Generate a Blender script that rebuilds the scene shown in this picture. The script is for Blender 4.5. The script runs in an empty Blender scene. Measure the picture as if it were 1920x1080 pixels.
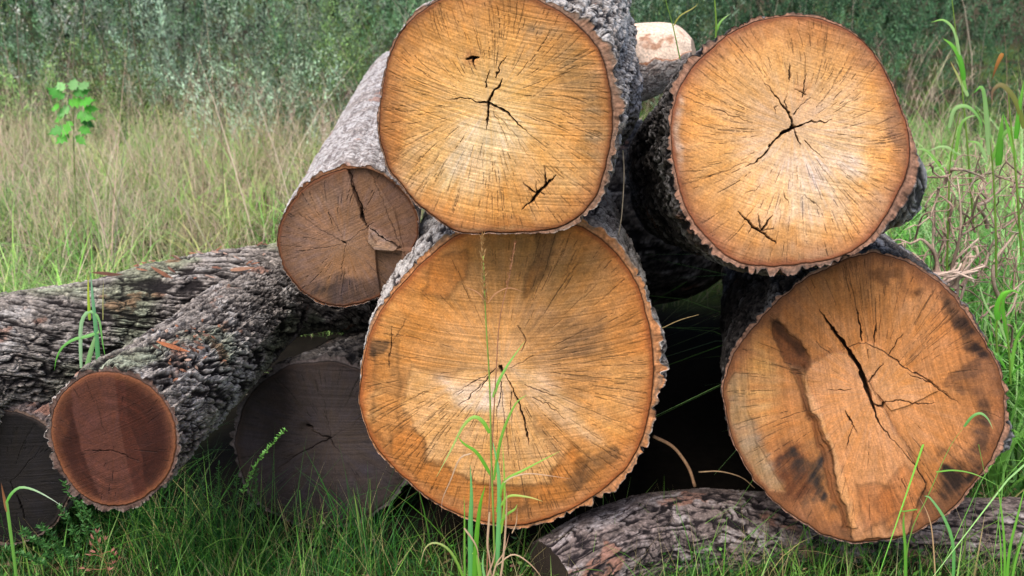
import bpy, math, random
import numpy as np
from math import radians, sin, cos, tan, pi

# ------------------------------------------------------------------ camera, world, sun, exposure
scene = bpy.context.scene
C = scene.collection
CAM_Z = 1.72
PITCH = math.atan(690 / 1867.0)
FPX = 1867.0
cam_d = bpy.data.cameras.new('camera'); cam = bpy.data.objects.new('camera', cam_d); C.objects.link(cam)
cam.location = (0, 0, CAM_Z); cam.rotation_euler = (pi / 2 - PITCH, 0, 0)
cam_d.sensor_width = 36; cam_d.lens = FPX / 1920 * 36
cam_d.clip_start = 0.02; cam_d.clip_end = 500
cam_d.dof.use_dof = True; cam_d.dof.focus_distance = 2.6; cam_d.dof.aperture_fstop = 4.2
scene.camera = cam

world = bpy.data.worlds.new('World'); scene.world = world; world.use_nodes = True
nt = world.node_tree; bg = nt.nodes['Background']
sky = nt.nodes.new('ShaderNodeTexSky'); sky.sky_type = 'NISHITA'; sky.sun_disc = False
SUN_EL, SUN_AZ = 56, 205       # azimuth clockwise from +Y: behind the camera, to its left
sky.sun_elevation = radians(SUN_EL); sky.sun_rotation = radians(SUN_AZ)
sky.air_density = 1.0; sky.dust_density = 4.0; sky.ozone_density = 1.0
nt.links.new(sky.outputs[0], bg.inputs[0]); bg.inputs[1].default_value = 0.15
sd = bpy.data.lights.new('sun', 'SUN'); sd.energy = 1.5; sd.angle = radians(28); sd.color = (1.0, 0.97, 0.92)
sun = bpy.data.objects.new('sun', sd); C.objects.link(sun)
az = radians(SUN_AZ); el = radians(SUN_EL)
sv = (sin(az) * cos(el), cos(az) * cos(el), sin(el))
sun.rotation_euler = (math.acos(sv[2]), 0, math.atan2(sv[1], sv[0]) + pi / 2)
scene.view_settings.view_transform = 'Standard'; scene.view_settings.look = 'None'
scene.view_settings.exposure = 0.78; scene.view_settings.gamma = 1
scene.render.engine = 'CYCLES'
scene.cycles.use_denoising = True
scene.cycles.max_bounces = 5; scene.cycles.diffuse_bounces = 3; scene.cycles.transparent_max_bounces = 4

GZ = -0.15
rs = np.random.RandomState(11)
random.seed(5)

# ------------------------------------------------------------------ maths helpers
F32 = np.float32
_cp, _sp = cos(PITCH), sin(PITCH)

def W(px, py, y):
    """world point seen at photograph pixel px,py at horizontal distance y"""
    a = (px - 960) / FPX; b = -(py - 540) / FPX
    d = np.array([a, _cp + b * _sp, -_sp + b * _cp])
    return np.array([0, 0, CAM_Z]) + d * (y / d[1])

def unproject(px, py, p0, n):
    a = (px - 960) / FPX; b = -(py - 540) / FPX
    d = np.stack([a, _cp + b * _sp, -_sp + b * _cp], -1)
    o = np.array([0, 0, CAM_Z])
    k = ((p0 - o) @ n) / (d @ n)
    return o + d * k[..., None]

def hsh(ix, iy, iz, seed):
    h = (ix.astype(np.uint32) * np.uint32(374761393) + iy.astype(np.uint32) * np.uint32(668265263)
         + iz.astype(np.uint32) * np.uint32(2147483647 - 58) + np.uint32((seed * 974634777 + 12345) & 0xffffffff))
    h = (h ^ (h >> np.uint32(13))) * np.uint32(1274126177)
    h = (h ^ (h >> np.uint32(16))) * np.uint32(2246822519)
    h = h ^ (h >> np.uint32(15))
    return (h & np.uint32(0xffffff)).astype(F32) / F32(16777216.0)

def vnoise(x, y, z, seed=0):
    x = np.asarray(x, F32); y = np.asarray(y, F32); z = np.asarray(z, F32)
    x, y, z = np.broadcast_arrays(x, y, z)
    fx = np.floor(x); fy = np.floor(y); fz = np.floor(z)
    ix = fx.astype(np.int32); iy = fy.astype(np.int32); iz = fz.astype(np.int32)
    tx = x - fx; ty = y - fy; tz = z - fz
    tx = tx * tx * (3 - 2 * tx); ty = ty * ty * (3 - 2 * ty); tz = tz * tz * (3 - 2 * tz)
    def g(a, b, c): return hsh(ix + a, iy + b, iz + c, seed)
    x0 = (g(0,0,0) * (1 - tx) + g(1,0,0) * tx) * (1 - ty) + (g(0,1,0) * (1 - tx) + g(1,1,0) * tx) * ty
    x1 = (g(0,0,1) * (1 - tx) + g(1,0,1) * tx) * (1 - ty) + (g(0,1,1) * (1 - tx) + g(1,1,1) * tx) * ty
    return (x0 * (1 - tz) + x1 * tz) * 2 - 1

def fbm(x, y, z, seed=0, o=4):
    s = 0; a = 0.5; f = 1.0
    for k in range(o):
        s = s + a * vnoise(x * f + 17.3 * k, y * f + 5.1 * k, z * f - 9.7 * k, seed + k); a *= 0.5; f *= 2.03
    return s

def voronoi(x, y, z, seed=0):
    fx = np.floor(x); fy = np.floor(y); fz = np.floor(z)
    ix = fx.astype(np.int32); iy = fy.astype(np.int32); iz = fz.astype(np.int32)
    f1 = np.full(x.shape, 9, F32); f2 = np.full(x.shape, 9, F32); idc = np.zeros(x.shape, F32)
    for a in (-1, 0, 1):
        for b in (-1, 0, 1):
            for c in (-1, 0, 1):
                jx = ix + a; jy = iy + b; jz = iz + c
                dx = fx + a + hsh(jx, jy, jz, seed) - x
                dy = fy + b + hsh(jx, jy, jz, seed + 7) - y
                dz = fz + c + hsh(jx, jy, jz, seed + 13) - z
                d = dx * dx + dy * dy + dz * dz
                cl = d < f1
                f2 = np.where(cl, f1, np.minimum(f2, d))
                idc = np.where(cl, hsh(jx, jy, jz, seed + 29), idc)
                f1 = np.where(cl, d, f1)
    return np.sqrt(f1), np.sqrt(f2), idc

def sstep(a, b, x):
    t = np.clip((x - a) / (b - a), 0, 1); return t * t * (3 - 2 * t)

def lin(c):
    c = np.asarray(c, float)
    return np.where(c <= 0.04045, c / 12.92, ((np.maximum(c, 0) + 0.055) / 1.055) ** 2.4)

def rgb(*c): return np.array(c, float) / 255.0

def mixc(a, b, w):
    return a * (1 - w[..., None]) + b * w[..., None]

# ------------------------------------------------------------------ mesh helpers
def mesh_np(name, verts, quads, cols=None, mat=None, tris=None, smooth=True, parent=None):
    me = bpy.data.meshes.new(name)
    verts = np.ascontiguousarray(verts, F32)
    nq = len(quads); nt_ = 0 if tris is None else len(tris)
    me.vertices.add(len(verts)); me.vertices.foreach_set('co', verts.ravel())
    loops = np.asarray(quads, np.int32).ravel()
    if nt_: loops = np.concatenate([loops, np.asarray(tris, np.int32).ravel()])
    me.loops.add(len(loops)); me.loops.foreach_set('vertex_index', loops)
    starts = np.arange(nq, dtype=np.int32) * 4
    if nt_: starts = np.concatenate([starts, nq * 4 + np.arange(nt_, dtype=np.int32) * 3])
    me.polygons.add(nq + nt_); me.polygons.foreach_set('loop_start', starts.astype(np.int32))
    me.update(calc_edges=True)
    me.polygons.foreach_set('use_smooth', np.full(nq + nt_, smooth, bool))
    if cols is not None:
        at = me.color_attributes.new('Col', 'FLOAT_COLOR', 'POINT')
        cc = np.ones((len(verts), 4), F32); cc[:, :3] = cols
        at.data.foreach_set('color', cc.ravel())
    me.validate()
    o = bpy.data.objects.new(name, me); C.objects.link(o)
    if mat: me.materials.append(mat)
    if parent: o.parent = parent
    return o

def grid_quads(nr, nc, wrap=True, off=0):
    i = np.arange(nr - 1)[:, None]; j = np.arange(nc if wrap else nc - 1)[None, :]
    j2 = (j + 1) % nc if wrap else j + 1
    a = i * nc + j; b = i * nc + j2; c = (i + 1) * nc + j2; d = (i + 1) * nc + j
    return np.stack(np.broadcast_arrays(a, b, c, d), -1).reshape(-1, 4) + off

def empty(name, label, cat, loc, group=None):
    o = bpy.data.objects.new(name, None); C.objects.link(o)
    o.location = loc; o.empty_display_size = 0.1
    o['label'] = label; o['category'] = cat
    if group: o['group'] = group
    return o

def tag(o, label, cat, group=None):
    o['label'] = label; o['category'] = cat
    if group: o['group'] = group
    return o

def attach(o, root):
    """parent a world-space mesh under its thing, kept in place"""
    me = o.data; L = np.array(root.location)
    co = np.empty(len(me.vertices) * 3, F32); me.vertices.foreach_get('co', co)
    co = co.reshape(-1, 3) - L.astype(F32); me.vertices.foreach_set('co', co.ravel()); me.update()
    o.parent = root
    return o

# ------------------------------------------------------------------ materials
def mat_attr(name, rough=0.8, grain=None, bump=0.3, bscale=250, detail=0.15, dscale=120, transl=0.0, spec=0.3, stretch=None):
    m = bpy.data.materials.new(name); m.use_nodes = True
    t = m.node_tree; p = t.nodes['Principled BSDF']
    a = t.nodes.new('ShaderNodeAttribute'); a.attribute_name = 'Col'
    p.inputs['Roughness'].default_value = rough
    p.inputs['Specular IOR Level'].default_value = spec
    src = a.outputs['Color']
    tc = t.nodes.new('ShaderNodeTexCoord')
    vec = tc.outputs['Object']
    if stretch:
        mp = t.nodes.new('ShaderNodeMapping'); mp.inputs['Scale'].default_value = stretch
        t.links.new(vec, mp.inputs[0]); vec = mp.outputs[0]
    if detail:
        n = t.nodes.new('ShaderNodeTexNoise'); n.inputs['Scale'].default_value = dscale; n.inputs['Detail'].default_value = 4
        t.links.new(vec, n.inputs['Vector'])
        mr = t.nodes.new('ShaderNodeMapRange'); mr.inputs[1].default_value = 0.3; mr.inputs[2].default_value = 0.7
        mr.inputs[3].default_value = 1 - detail; mr.inputs[4].default_value = 1 + detail
        t.links.new(n.outputs['Fac'], mr.inputs[0])
        vm = t.nodes.new('ShaderNodeVectorMath'); vm.operation = 'SCALE'
        t.links.new(src, vm.inputs[0]); t.links.new(mr.outputs[0], vm.inputs['Scale']); src = vm.outputs[0]
    t.links.new(src, p.inputs['Base Color'])
    if bump:
        n2 = t.nodes.new('ShaderNodeTexNoise'); n2.inputs['Scale'].default_value = bscale; n2.inputs['Detail'].default_value = 5
        t.links.new(vec, n2.inputs['Vector'])
        b = t.nodes.new('ShaderNodeBump'); b.inputs['Strength'].default_value = bump; b.inputs['Distance'].default_value = 0.003
        t.links.new(n2.outputs['Fac'], b.inputs['Height']); t.links.new(b.outputs[0], p.inputs['Normal'])
    if transl:
        tr = t.nodes.new('ShaderNodeBsdfTranslucent'); t.links.new(src, tr.inputs['Color'])
        mx = t.nodes.new('ShaderNodeMixShader'); mx.inputs[0].default_value = transl
        out = t.nodes['Material Output']
        t.links.new(p.outputs[0], mx.inputs[1]); t.links.new(tr.outputs[0], mx.inputs[2]); t.links.new(mx.outputs[0], out.inputs['Surface'])
    return m

M_WOOD = mat_attr('sawn_wood', 0.78, bump=0.35, bscale=260, detail=0.20, dscale=230, spec=0.18)
M_BARK = mat_attr('bark', 0.9, bump=0.9, bscale=160, detail=0.35, dscale=110, spec=0.15)
M_LEAF = mat_attr('leaf', 0.5, bump=0, detail=0.0, transl=0.3, spec=0.35)
M_TWIG = mat_attr('dry_twig', 0.85, bump=0.3, bscale=200, detail=0.2, dscale=150, spec=0.15)
M_SOIL = mat_attr('soil', 0.95, bump=0.8, bscale=40, detail=0.3, dscale=30, spec=0.1)

# ------------------------------------------------------------------ bark
STYLES = dict(
    # s = plate width, sl = plate length, amp = relief, furrow / ridge / lichen colours (albedo, sRGB), braid = long interlaced ridges
    furrow=dict(warp=1.25, s=0.021, sl=0.17, amp=0.017, fur=rgb(34,30,30), rid=rgb(150,141,134), top=rgb(198,191,186), lich=0.28, red=0.10, ecol=rgb(100,78,70), twist=2.6, cut=0.27, braid=0.7),
    scaly=dict(s=0.021, sl=0.10, amp=0.013, fur=rgb(34,31,33), rid=rgb(146,134,124), top=rgb(212,207,202), lich=0.66, red=0.03, ecol=rgb(142,108,88), twist=0.5, cut=0.22, braid=0.6),
    dark=dict(s=0.023, sl=0.10, amp=0.012, fur=rgb(24,22,24), rid=rgb(90,84,80), top=rgb(170,166,166), lich=0.30, red=0.03, ecol=rgb(148,110,90), twist=0.3, cut=0.28, braid=0.6),
    smooth=dict(s=0.022, sl=0.03, amp=0.0035, fur=rgb(120,110,108), rid=rgb(164,154,148), top=rgb(212,207,205), lich=0.62, red=0.02, ecol=rgb(120,80,55), twist=0.0, cut=0.16, braid=0.2),
    plate=dict(s=0.026, sl=0.11, amp=0.010, fur=rgb(34,29,31), rid=rgb(124,110,106), top=rgb(182,172,172), lich=0.3, red=0.10, ecol=rgb(110,90,80), twist=0.8, cut=0.24, braid=0.5),
)

def bark_field(q, l, st, seed):
    """q (...,2) cross-section metres, l metres along. returns relief in metres (<=0 in furrows) and colour"""
    S = STYLES[st]
    s, sl = S['s'], S['sl']
    x = (q[..., 0]).astype(F32); y = (q[..., 1]).astype(F32); l = l.astype(F32)
    tw = S['twist'] * l
    xr = x * np.cos(tw) - y * np.sin(tw); yr = x * np.sin(tw) + y * np.cos(tw)
    w1 = fbm(x * 16, y * 16, l * 9, seed + 1, 3); w2 = fbm(x * 16 + 9, y * 16, l * 9 + 4, seed + 2, 3); w3 = fbm(x * 30, y * 30 + 7, l * 20, seed + 3, 2)
    wk = S.get('warp', 1.7)
    X = xr / s + w1 * wk; Y = yr / s + w2 * wk; Z = l / sl + w3 * wk * .75
    f1, f2, idc = voronoi(X, Y, Z, seed)
    ev = f2 - f1
    n1 = np.abs(vnoise(X * .62, Y * .62, Z * .7, seed + 21)); n2 = np.abs(vnoise(X * 1.15 + 5, Y * 1.15, Z * 1.25, seed + 22))
    ef = np.minimum(n1 * 1.25, n2 * 1.05 + 0.09)
    e = ev * (1 - S['braid']) + ef * S['braid']
    e = np.minimum(e, ev + 0.12)
    f1b, f2b, idb = voronoi(X * 2.1 + 3, Y * 2.1, Z * 2.6, seed + 50)
    eb = f2b - f1b
    n = fbm(x * 70, y * 70, l * 45, seed + 5, 4)
    n2_ = fbm(x * 240, y * 240, l * 150, seed + 8, 2)
    stri = fbm(xr / s * 3.2, yr / s * 3.2, l / sl * 2.0, seed + 9, 2)
    hn = sstep(0.02, S['cut'], e) * (0.60 + 0.40 * idc) * (0.74 + 0.26 * sstep(0.0, 0.2, eb)) + 0.30 * n + 0.16 * n2_ + 0.18 * stri
    hn = np.clip(hn, -0.25, 1.2)
    h = (hn - 0.16 * n2_ - 0.15 * n - 0.8) * S['amp']
    big = fbm(x * 5, y * 5, l * 4, seed + 30, 3)
    h = h + big * 0.012
    v = sstep(0.08, 0.80, hn)
    col = mixc(S['fur'] * (1 + 0 * v[..., None]), S['rid'] * (0.84 + 0.20 * idb[..., None] + 0.35 * n[..., None] + 0.3 * n2_[..., None]), v)
    lp = fbm(x * 14, y * 14, l * 10, seed + 40, 4)
    lm = sstep(0.22, -0.12, -lp - (S['lich'] - 0.5) * 0.9) * sstep(0.40, 0.80, hn)
    col = mixc(col, S['top'] * (0.9 + 0.25 * n2_[..., None]), np.clip(lm, 0, 1) * 0.85)
    rp = fbm(x * 9 + 4, y * 9, l * 8, seed + 60, 4)
    rm = sstep(0.40 - S['red'], 0.5 - S['red'], rp) * sstep(0.3, 0.7, hn)
    col = mixc(col, rgb(150, 96, 74), rm * 0.55)
    if st == 'furrow':                              # green-grey algae tinge on the flanks
        gm = sstep(0.0, 0.35, fbm(x * 7, y * 7 + 3, l * 5, seed + 70, 3))
        col = mixc(col, col * np.array([0.88, 0.96, 0.84]), gm * 0.8)
    return h, col, hn

def ortho(axis):
    a = np.array(axis, float); a /= np.linalg.norm(a)
    u = np.cross(a, [0, 0, 1.0]); u /= np.linalg.norm(u)
    v = np.cross(u, a)
    return a, u, v

def radial_fn(outl, c, ncol, rough=1.0, seed=0):
    """periodic radius over angle round c from a traced outline"""
    o = np.array(outl, float) - np.array(c)
    th = np.arctan2(o[:, 1], o[:, 0]); r = np.hypot(o[:, 0], o[:, 1])
    k = np.argsort(th); th = th[k]; r = r[k]
    T = np.linspace(-pi, pi, ncol, endpoint=False)
    the = np.concatenate([th - 2 * pi, th, th + 2 * pi]); re = np.tile(r, 3)
    R = np.interp(T, the, re)
    kk = max(3, int(ncol * 0.022)) | 1                       # soften the corners of the trace
    ker = np.hanning(kk + 2)[1:-1]; ker /= ker.sum()
    R = np.convolve(np.concatenate([R[-kk:], R, R[:kk]]), ker, 'same')[kk:-kk]
    R = R + rough * (fbm(np.cos(T) * 14, np.sin(T) * 14, 0 * T, seed, 4) * 2.2)
    return T, R

def seg_dist(x, y, pts, ws):
    best = np.full(x.shape, 1e9); bw = np.zeros(x.shape)
    for k in range(len(pts) - 1):
        ax, ay = pts[k]; bx, by = pts[k + 1]
        dx, dy = bx - ax, by - ay
        t = np.clip(((x - ax) * dx + (y - ay) * dy) / (dx * dx + dy * dy + 1e-9), 0, 1)
        d = np.hypot(x - ax - t * dx, y - ay - t * dy); w = ws[k] + (ws[k + 1] - ws[k]) * t
        m = (d - w / 2) < (best - bw / 2)
        best = np.where(m, d, best); bw = np.where(m, w, bw)
    return best, bw

def poly_sd(x, y, P):
    """signed distance, positive inside"""
    P = np.array(P, float); n = len(P)
    ins = np.zeros(x.shape, bool); best = np.full(x.shape, 1e9)
    for k in range(n):
        ax, ay = P[k]; bx, by = P[(k + 1) % n]
        dx, dy = bx - ax, by - ay
        t = np.clip(((x - ax) * dx + (y - ay) * dy) / (dx * dx + dy * dy + 1e-9), 0, 1)
        best = np.minimum(best, np.hypot(x - ax - t * dx, y - ay - t * dy))
        cr = ((ay > y) != (by > y)) & (x < (bx - ax) * (y - ay) / (by - ay + 1e-12) + ax)
        ins ^= cr
    return np.where(ins, best, -best)

def cut_log(sp):
    """a log seen from its sawn end: outline traced, set at its own distance, bark running back along the axis"""
    yaw, pit = sp.get('axis', (7, 0))
    a = np.array([sin(radians(yaw)) * cos(radians(pit)), cos(radians(yaw)) * cos(radians(pit)), sin(radians(pit))])
    a, u, v = ortho(a)
    cx, cy = sp['pith']
    p0 = W(cx, cy, sp['y'])
    nrm = -a if 'n' not in sp else np.array(sp['n'], float) / np.linalg.norm(sp['n'])
    root = empty('log', sp['label'], 'log', tuple(p0 + a * 0.3 - np.array([0, 0, 0])), None)
    seed = sp['seed']
    NC, NR = sp.get('res', (1100, 210))
    T, R = radial_fn(sp['outline'], (cx, cy), NC, sp.get('rough', 0.9), seed)
    t = np.linspace(0.004, 1, NR) ** 0.92
    x = cx + np.cos(T)[None] * R[None] * t[:, None]; y = cy + np.sin(T)[None] * R[None] * t[:, None]
    TT = np.broadcast_to(T[None], x.shape); tt = np.broadcast_to(t[:, None], x.shape)
    disp = np.zeros(x.shape)                                  # metres inward, along the axis
    # --- base colour by radius
    ks = [k for k, c in sp['base']]; cs = np.array([c for k, c in sp['base']])
    ctx = np.cos(TT); stx = np.sin(TT)
    tw = tt + 0.035 * fbm(ctx * 2.5, stx * 2.5, tt * 3, seed + 1, 3)
    col = np.stack([np.interp(tw, ks, cs[:, i]) for i in range(3)], -1) / 255.0
    nx = fbm(x / 40, y / 40, 0 * x, seed + 2, 4); ny = fbm(x / 40 + 50, y / 40, 0 * x, seed + 3, 4)
    # broad cloudy variation
    cl = fbm(x / 95, y / 95, 0 * x + 3, seed + 4, 4)
    col = col * (1 + 0.16 * cl[..., None])
    streak = fbm(ctx * 26, stx * 26, tt * 4, seed + 17, 3)
    for (sx, sy, rx, ry, ang, c, stg, na) in sp.get('stains', []):
        ca, sa = cos(radians(ang)), sin(radians(ang))
        dx = x - sx + nx * na * 60; dy = y - sy + ny * na * 60
        d = np.hypot((dx * ca + dy * sa) / rx, (-dx * sa + dy * ca) / ry)
        col = mixc(col, np.array(c) / 255.0, np.clip(stg * sstep(1.15, 0.25, d) * (.95 + .9 * streak), 0, 1))
    for pl in sp.get('polys', []):
        P, c, stg, soft = pl[:4]; na = pl[4] if len(pl) > 4 else 10; dz = pl[5] if len(pl) > 5 else 0
        mul = pl[6] if len(pl) > 6 else False
        nn = fbm(x / 14, y / 14, 0 * x, seed + 9, 3)
        sdv = poly_sd(x + nx * na + nn * na * .35, y + ny * na, P)
        w = sstep(-soft, soft, sdv)
        col = mixc(col, (col if mul else 1) * np.array(c) / 255.0, stg * w)
        if not mul and soft < 12 and na > 8:                  # tide-line along hard edged stains
            col = col * (1 - 0.16 * np.exp(-(sdv / 4.0) ** 2))[..., None]
        disp += dz * sstep(-1.5, 1.5, sdv)
    # --- growth rings and grain
    ph = tt * sp.get('rings', 95) + 2.2 * fbm(ctx * 2, stx * 2, tt * 4, seed + 6, 3)
    ring = fbm(ph, 0 * ph, 0 * ph, seed + 7, 2) * 0.7 + 0.3 * np.sin(ph * 2 * pi)
    fl = np.clip(0.7 + 1.2 * fbm(x / 60, y / 60, 0 * x + 9, seed + 12, 2), 0.1, 1.4)
    col = col * (1 + sp.get('ringamp', 0.055) * ring * fl)[..., None]
    k = 75
    g1 = fbm(ctx * k * 1.6, stx * k * 1.6, tt * 5, seed + 8, 3)     # radial rays
    col = col * (1 + sp.get('rayamp', 0.11) * g1 * sstep(0.05, 0.3, tt))[..., None]
    sa = radians(sp.get('saw', 12))
    sx_ = x * cos(sa) + y * sin(sa); sy_ = -x * sin(sa) + y * cos(sa)
    sy_ = sy_ + 0.0006 * (sx_ - cx) ** 2
    sw = fbm(sx_ / 160, sy_ / 2.6, 0 * x, seed + 10, 2) + 0.7 * fbm(sx_ / 400, sy_ / 9, 0 * x, seed + 11, 2)
    col = col * (1 + sp.get('sawamp', 0.06) * sw)[..., None]
    disp += sp.get('sawd', 0.0013) * sw
    sat = fbm(ctx * 16, stx * 16, tt * 7, seed + 13, 4)[..., None]
    col = col * (1 + 0.16 * sat * np.array([0.25, -0.10, -1.0]))
    pk = fbm(x / 34, y / 34, 0 * x + 5, seed + 14, 4)[..., None]
    col = col * (1 + 0.14 * pk * np.array([0.25, 0.45, 1.2]))
    col = col * (1 + 0.10 * fbm(x / 2.6, y / 2.6, 0 * x, seed + 15, 2) + 0.10 * fbm(x / 9, y / 9, 0 * x, seed + 16, 3))[..., None]
    # --- fine drying checks running out from the pith
    rr = np.random.RandomState(seed)
    dark = np.zeros(x.shape)
    dth = 2 * pi / NC
    flow = fbm(np.cos(T) * 1.2, np.sin(T) * 1.2, 0 * T, seed + 20, 2)
    for kx in range(int(0.95 * sp.get('checks', 420))):
        th0 = rr.uniform(-pi, pi)
        if 'cbias' in sp and rr.rand() < 0.45: th0 = radians(rr.normal(sp['cbias'][0], sp['cbias'][1]))
        t0 = rr.uniform(0.12, 0.90) ** 0.62; ln = rr.exponential(0.10) + 0.05
        if rr.rand() < 0.12: ln *= 2.3
        i0 = int(t0 ** (1 / 0.92) * NR); i1 = min(NR - 3, int(min(0.97, t0 + ln) ** (1 / 0.92) * NR))
        if i1 - i0 < 4: continue
        if 'csec' in sp and rr.rand() > sum(np.exp(-((((np.degrees(th0) - a_ + 180) % 360) - 180) / w_) ** 2) * k_ for a_, w_, k_ in sp['csec']) + sp.get('cmin', .12): continue
        ii = np.arange(i0, i1); s = (ii - i0) / (i1 - i0)
        fidx = (th0 + pi) / (2 * pi) * NC
        curve = flow[int(fidx) % NC] * sp.get('curl', 0.5) * (t[ii] - t0) + 0.5 * flow[int(fidx) % NC] * sp.get('curl', .5) * (t[ii] - t0) ** 2 * 2
        wob = 0.007 * vnoise(t[ii] * 12 + kx * 3.7, 0 * ii, 0 * ii, seed) + 0.002 * vnoise(t[ii] * 50 + kx, 0 * ii, 0 * ii, seed)
        colf = fidx + (curve + wob * 0.6 / np.maximum(0.25, t[ii])) / dth
        rpx = R[int(fidx) % NC] * t[ii] * dth                      # pixels per column
        wpx = rr.uniform(0.3, 0.9) * (1.3 if ln > 0.25 else 1) * np.sin(pi * np.clip(s, 0.03, 0.97)) ** 0.5
        stg = rr.uniform(0.10, 0.80)
        gapm = (vnoise(t[ii] * 45 + kx * 7, 0 * ii, 0 * ii, seed + 3) > -0.55)
        hw = int(np.ceil(4 / max(0.25, rpx.min()))) ; hw = min(hw, 22)
        for o in range(-hw, hw + 1):
            jc = np.round(colf).astype(int) + o
            d = np.abs(jc - colf) * rpx
            val = stg * gapm * sstep(wpx / 2 + 0.8, wpx / 2 - 0.3, d)
            jj = jc % NC
            dark[ii, jj] = np.maximum(dark[ii, jj], val)
    col = col * (1 - 0.70 * dark)[..., None]
    disp += 0.0025 * dark
    # --- traced cracks: real slots cut into the face
    jx = x + 2.2 * vnoise(x / 9, y / 9, 0 * x, seed + 31) + 0.9 * vnoise(x / 3.5, y / 3.5, 0 * x, seed + 32)
    jy = y + 2.2 * vnoise(x / 9 + 40, y / 9, 0 * x, seed + 33) + 0.9 * vnoise(x / 3.5, y / 3.5 + 9, 0 * x, seed + 34)
    for pts, ws in sp.get('cracks', []):
        P = np.array(pts, float)
        lo = P.min(0) - 14; hi = P.max(0) + 14
        m = (x > lo[0]) & (x < hi[0]) & (y > lo[1]) & (y < hi[1])
        if not m.any(): continue
        d, w = seg_dist(jx[m], jy[m], pts, ws)
        k = sstep(w / 2 + 0.7, np.maximum(w / 2 - 0.9, 0), d) * np.clip(w / 2.2 + .1, .3, 1)
        col[m] = mixc(col[m], rgb(34, 20, 12), k * 0.92)
        disp[m] += k * np.clip(w - 0.6, 0.3, 9) * 0.006
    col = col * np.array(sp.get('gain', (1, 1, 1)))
    lum = (col @ np.array([.35, .5, .15]))[..., None]; col = lum + (col - lum) * sp.get('sat', .94)
    # --- rim
    rc = np.array(sp.get('rim', (120, 72, 42))) / 255.0
    rw = sp.get('rimw', 7)
    edge = (1 - tt) * R[None]
    col = mixc(col, rc, sp.get('rimk', .8) * sstep(rw * 1.3, rw * 0.2, edge + 3 * nx))
    col = mixc(col, rc * 0.55, 0.8 * sstep(2.2, 0.6, edge))
    disp += 0.003 * sstep(3.0, 0.0, edge) + 0.004 * fbm(x / 70, y / 70, 0 * x, seed + 60, 3)
    pos = unproject(x, y, p0, nrm) + a * disp[..., None]
    cen = unproject(np.array([cx]), np.array([cy]), p0, nrm) + a * disp[0].mean()
    V = np.concatenate([pos.reshape(-1, 3), cen]); nV = len(V) - 1
    cl_ = np.clip(col.reshape(-1, 3), 0.01, 1); cl_ = np.concatenate([cl_, cl_[:1]])
    j = np.arange(NC)
    tris = np.stack([np.full(NC, nV), (j + 1) % NC, j], -1)
    gq = grid_quads(NR, NC)[:, ::-1]
    face = mesh_np('cut_face', V, gq[:, ::-1], lin(cl_) * sp.get('alb', 0.80), M_WOOD, tris[:, ::-1])
    attach(face, root)
    # --- bark
    NB, NL = sp.get('bres', (760, 260))
    Tb = np.linspace(-pi, pi, NB, endpoint=False)
    Rb = np.interp(Tb, np.append(T, pi), np.append(R, R[0]))
    tha = np.array(sp['bark'], float)                # (image angle deg, thickness px)
    ka = np.radians(tha[:, 0]); kt = tha[:, 1]
    thk = np.interp(Tb, np.concatenate([ka - 2 * pi, ka, ka + 2 * pi]), np.tile(kt, 3))
    thk = thk * (1 + .55 * fbm(np.cos(Tb) * 5, np.sin(Tb) * 5, 0 * Tb, seed + 71, 3) * 1.6 + .5 * fbm(np.cos(Tb) * 22, np.sin(Tb) * 22, 0 * Tb, seed + 72, 3)).clip(.25, 2.2)
    S = STYLES[sp['style']]
    wood = unproject(cx + np.cos(Tb) * Rb, cy + np.sin(Tb) * Rb, p0, nrm)
    outer = unproject(cx + np.cos(Tb) * (Rb + thk), cy + np.sin(Tb) * (Rb + thk), p0, nrm)
    cen = cen[0]
    L = sp['L']
    l = (np.linspace(0, 1, NL) ** sp.get('lp', 1.5)) * L
    rel = outer - cen; axl0 = rel @ a; rel = rel - axl0[:, None] * a
    rad = np.linalg.norm(rel, axis=1); nd = rel / rad[:, None]
    q2 = np.stack([rel @ u, rel @ v], -1)
    tap = 1 + (sp.get('taper', 0.97) - 1) * l / L
    h, bc, hn = bark_field(q2[None] * tap[:, None, None], np.broadcast_to(l[:, None], (NL, NB)), sp['style'], seed)
    thm = np.linalg.norm(outer - wood, axis=1)
    cm = sstep(-.25, .35, fbm(np.cos(Tb) * 3, np.sin(Tb) * 3, 0 * Tb, seed + 88, 3))
    amp_lim = np.clip(thm * 0.85 / S['amp'], 0.2, 1.0) * (0.35 + 0.75 * cm)     # thin bark keeps a thin relief at the cut
    # the cut edge: fewer, uneven notches of their own instead of the full furrow pattern
    rn = np.random.RandomState(seed + 400); notch = np.zeros(NB)
    for _ in range(sp.get('notches', 46)):
        c_ = rn.uniform(-pi, pi); w_ = rn.uniform(.006, .045) * rn.uniform(.4, 1); dd = (Tb - c_ + pi) % (2 * pi) - pi
        notch = np.maximum(notch, rn.uniform(.25, .95) * np.exp(-np.abs(dd / w_) ** rn.uniform(1.2, 5)))
    chunk = sstep(.1, .22, fbm(np.cos(Tb) * 9, np.sin(Tb) * 9, 0 * Tb, seed + 401, 2)) * .45
    notch = np.maximum(notch, chunk) * thm * .9
    edge_h = h[0] * amp_lim * .4 - notch
    kk_ = sstep(0, 0.035, l)[:, None]
    hh = h * kk_ + (edge_h[None] + (h - h[0][None]) * .5 * amp_lim[None]) * (1 - kk_)
    bul = np.zeros((NL, NB))
    for (ang, l0, wa, wl, am) in sp.get('bulges', []):
        dd = (Tb - radians(ang) + pi) % (2 * pi) - pi
        bul += am * np.exp(-(dd[None] / radians(wa)) ** 2 - ((l[:, None] - l0) / wl) ** 2)
    bm = np.clip(bul / 0.07, 0, 1) * (.35 + .65 * sstep(.3, .8, hn))
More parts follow.
